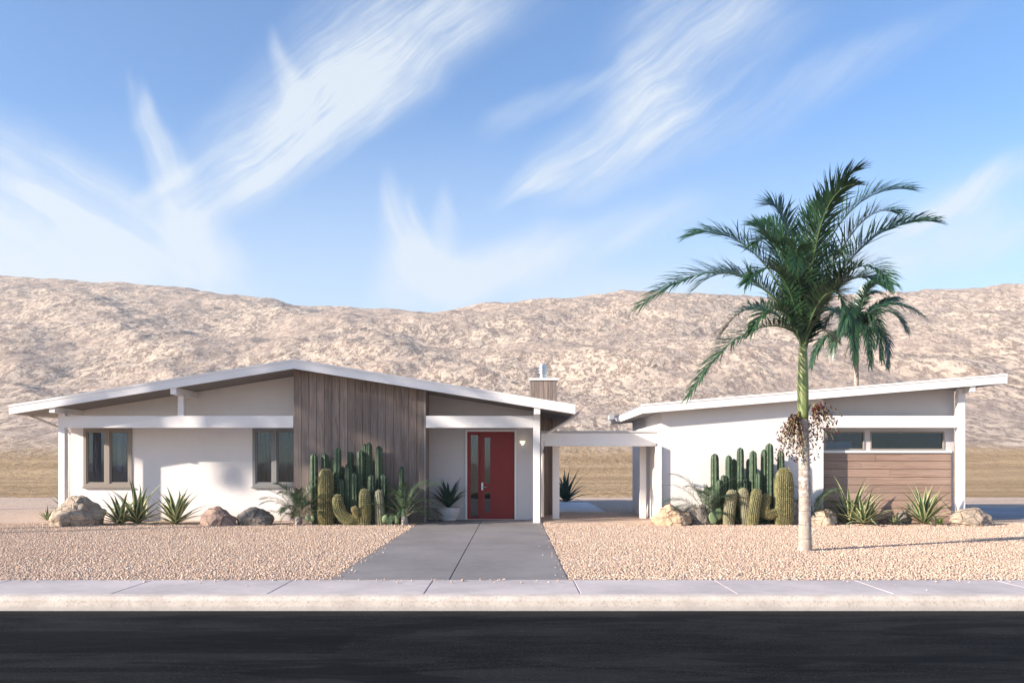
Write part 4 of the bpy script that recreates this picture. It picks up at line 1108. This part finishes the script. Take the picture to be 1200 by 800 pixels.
agave('tallest cream striped agave, left of the porch, behind the shorter one', 161, -.38, .92, .55, 30, 2)
agave('round cream striped agave standing alone left of the reddish rock', 206, -.45, .72, .60, 34, 3)
agave('cream striped agave with tall leaves in the shaded corner of red-brown boards', 997, -.25, .98, .55, 28, 4)
agave('low spreading cream striped agave before the taller one at the boards', 1013, -.62, .66, .62, 38, 5)
agave('round cream striped agave in front of the sunny red-brown boards', 1083, -.45, .82, .62, 38, 6)
agave('tiny striped agave sprout between the two agaves at the boards', 1049, -.68, .26, .24, 18, 7, wid=.016)
agave('small bright green leafy seedling beside the round agave at the boards', 1101, -.7, .16, .18, 9, 8, 'sprout', wid=.03, cat='plant', name='seedling')
agave('small green agave on the gravel left of the big tan boulder', 56, .6, .30, .26, 18, 9, wid=.02)
agave('small dark shrub behind the porch post and the big boulder', 79, 3.0, .62, .40, 22, 10, 'dark', wid=.03, cat='plant', name='yucca')
agave('large dark agave growing behind the pale patio slab seen through the breezeway', 663, 9.9, 1.05, .8, 34, 12, 'dark', wid=.055)

# pot with agave
pX, pY = GX(525.5, .75), .75; s = (pY - CAMY) / 975
pot = thing('plant_pot', 'grey round bowl planter left of the red door, empty of anything but the agave', 'pot', (pX, pY, 0))
pot['label'] = 'pale grey bowl planter standing left of the red door'
hp = GZ(594.5, pY)
prof = [(0, .004), (.16, .004), (.17, .02), (.20, .05)]
for i in range(9):
    t = i / 8; prof.append((.20 + .115 * math.sin(t * 1.5) + (.006 if i % 2 else 0), .05 + (hp - .05) * t))
prof += [(.325, hp), (.325, hp + .015), (.285, hp + .015), (.28, hp - .03), (0, hp - .03)]
mb = MB(); mb.lathe(pX, pY, prof, 40); bowl = mb.build('bowl', M['ceramic'], pot, smooth=True)
mb = MB(); mb.lathe(pX, pY, [(.0, hp - .02), (.282, hp - .025)], 30); mb.build('soil', M['pot_soil'], pot)
agave('dark green agave growing in the grey bowl planter by the door', 0, pY, .62, .50, 26, 14, 'dark', z0=hp - .02, wid=.042, X=pX, base=math.radians(38))

# rocks ---------------------------------------------------------------
def rock(label, x0, x1, top, Y, m, seed, depth=.5, cuts=9, base_y=None, name='rock', rough=.07):
    rnd = random.Random(seed); s = (Y - CAMY) / 975; X = GX((x0 + x1) / 2, Y); W_ = (x1 - x0) * s / 2; H = GZ(top, Y); D_ = depth
    bm = bmesh.new(); bmesh.ops.create_icosphere(bm, subdivisions=5, radius=1.0)
    pl = []
    for _ in range(cuts):
        n = Vector((rnd.uniform(-1, 1), rnd.uniform(-1, .6), rnd.uniform(-.2, 1))).normalized(); pl.append((n, rnd.uniform(.66, .9)))
    off = Vector((seed * 3.1, seed * 1.7, 0))
    for v in bm.verts:
        c = v.co
        for n, d in pl:
            e = c.dot(n) - d
            if e > 0: c -= n * e * .92
        f = 1 + .16 * mnoise.noise(c * 1.3 + off) + rough * mnoise.fractal(c * 3.2 + off, 1.0, 2.0, 5) + .4 * rough * (abs(mnoise.noise(c * 6 + off)) - .25)
        c *= f
    mx = max(v.co.x for v in bm.verts); mn = min(v.co.x for v in bm.verts); mz = max(v.co.z for v in bm.verts); mnz = -.45
    for v in bm.verts:
        v.co.x = (v.co.x - (mx + mn) / 2) / ((mx - mn) / 2) * W_; v.co.y *= D_
        z = (v.co.z - mnz) / (mz - mnz) * H; v.co.z = max(z, -.04)
    me = bpy.data.meshes.new(name); bm.to_mesh(me); bm.free(); me.materials.append(M[m])
    me.polygons.foreach_set('use_smooth', [True] * len(me.polygons))
    o = bpy.data.objects.new(name, me); COL.objects.link(o); o.location = (X, Y, 0)
    return tag(o, label, 'rock')
rock('big rounded tan boulder at the foot of the left porch post', 62, 121, 580, -.72, 'rock_tan', 3, .50, 7, name='boulder', rough=.11)
rock('angular reddish rock in front of the white porch wall', 235, 277, 592.5, -.70, 'rock_red', 5, .3, 12)
rock('dark grey flat-topped rock touching the reddish one', 275, 321, 593.5, -.62, 'rock_grey', 7, .32, 12)
rock('golden craggy rock at the corner of the breezeway', 762, 812, 590, -.66, 'rock_gold', 9, .36, 10, rough=.13)
rock('dark grey stone tucked behind the golden craggy rock', 805, 831, 590, -.50, 'rock_grey', 11, .2, 9)
rock('brown rock right behind the tall palm trunk', 948, 980, 596, -.55, 'rock_tan', 13, .28, 9)
rock('long low tan rock at the far right porch post', 1112, 1164, 594, -.70, 'rock_tan', 15, .32, 9, rough=.12)
rock('small dark stone against the foot of the red-brown boards', 1050, 1068, 598, -.30, 'rock_grey', 17, .14, 9)
rock('small brown stone half hidden behind the low spreading agave at the boards', 1030, 1046, 603, -.35, 'rock_red', 19, .14, 9)
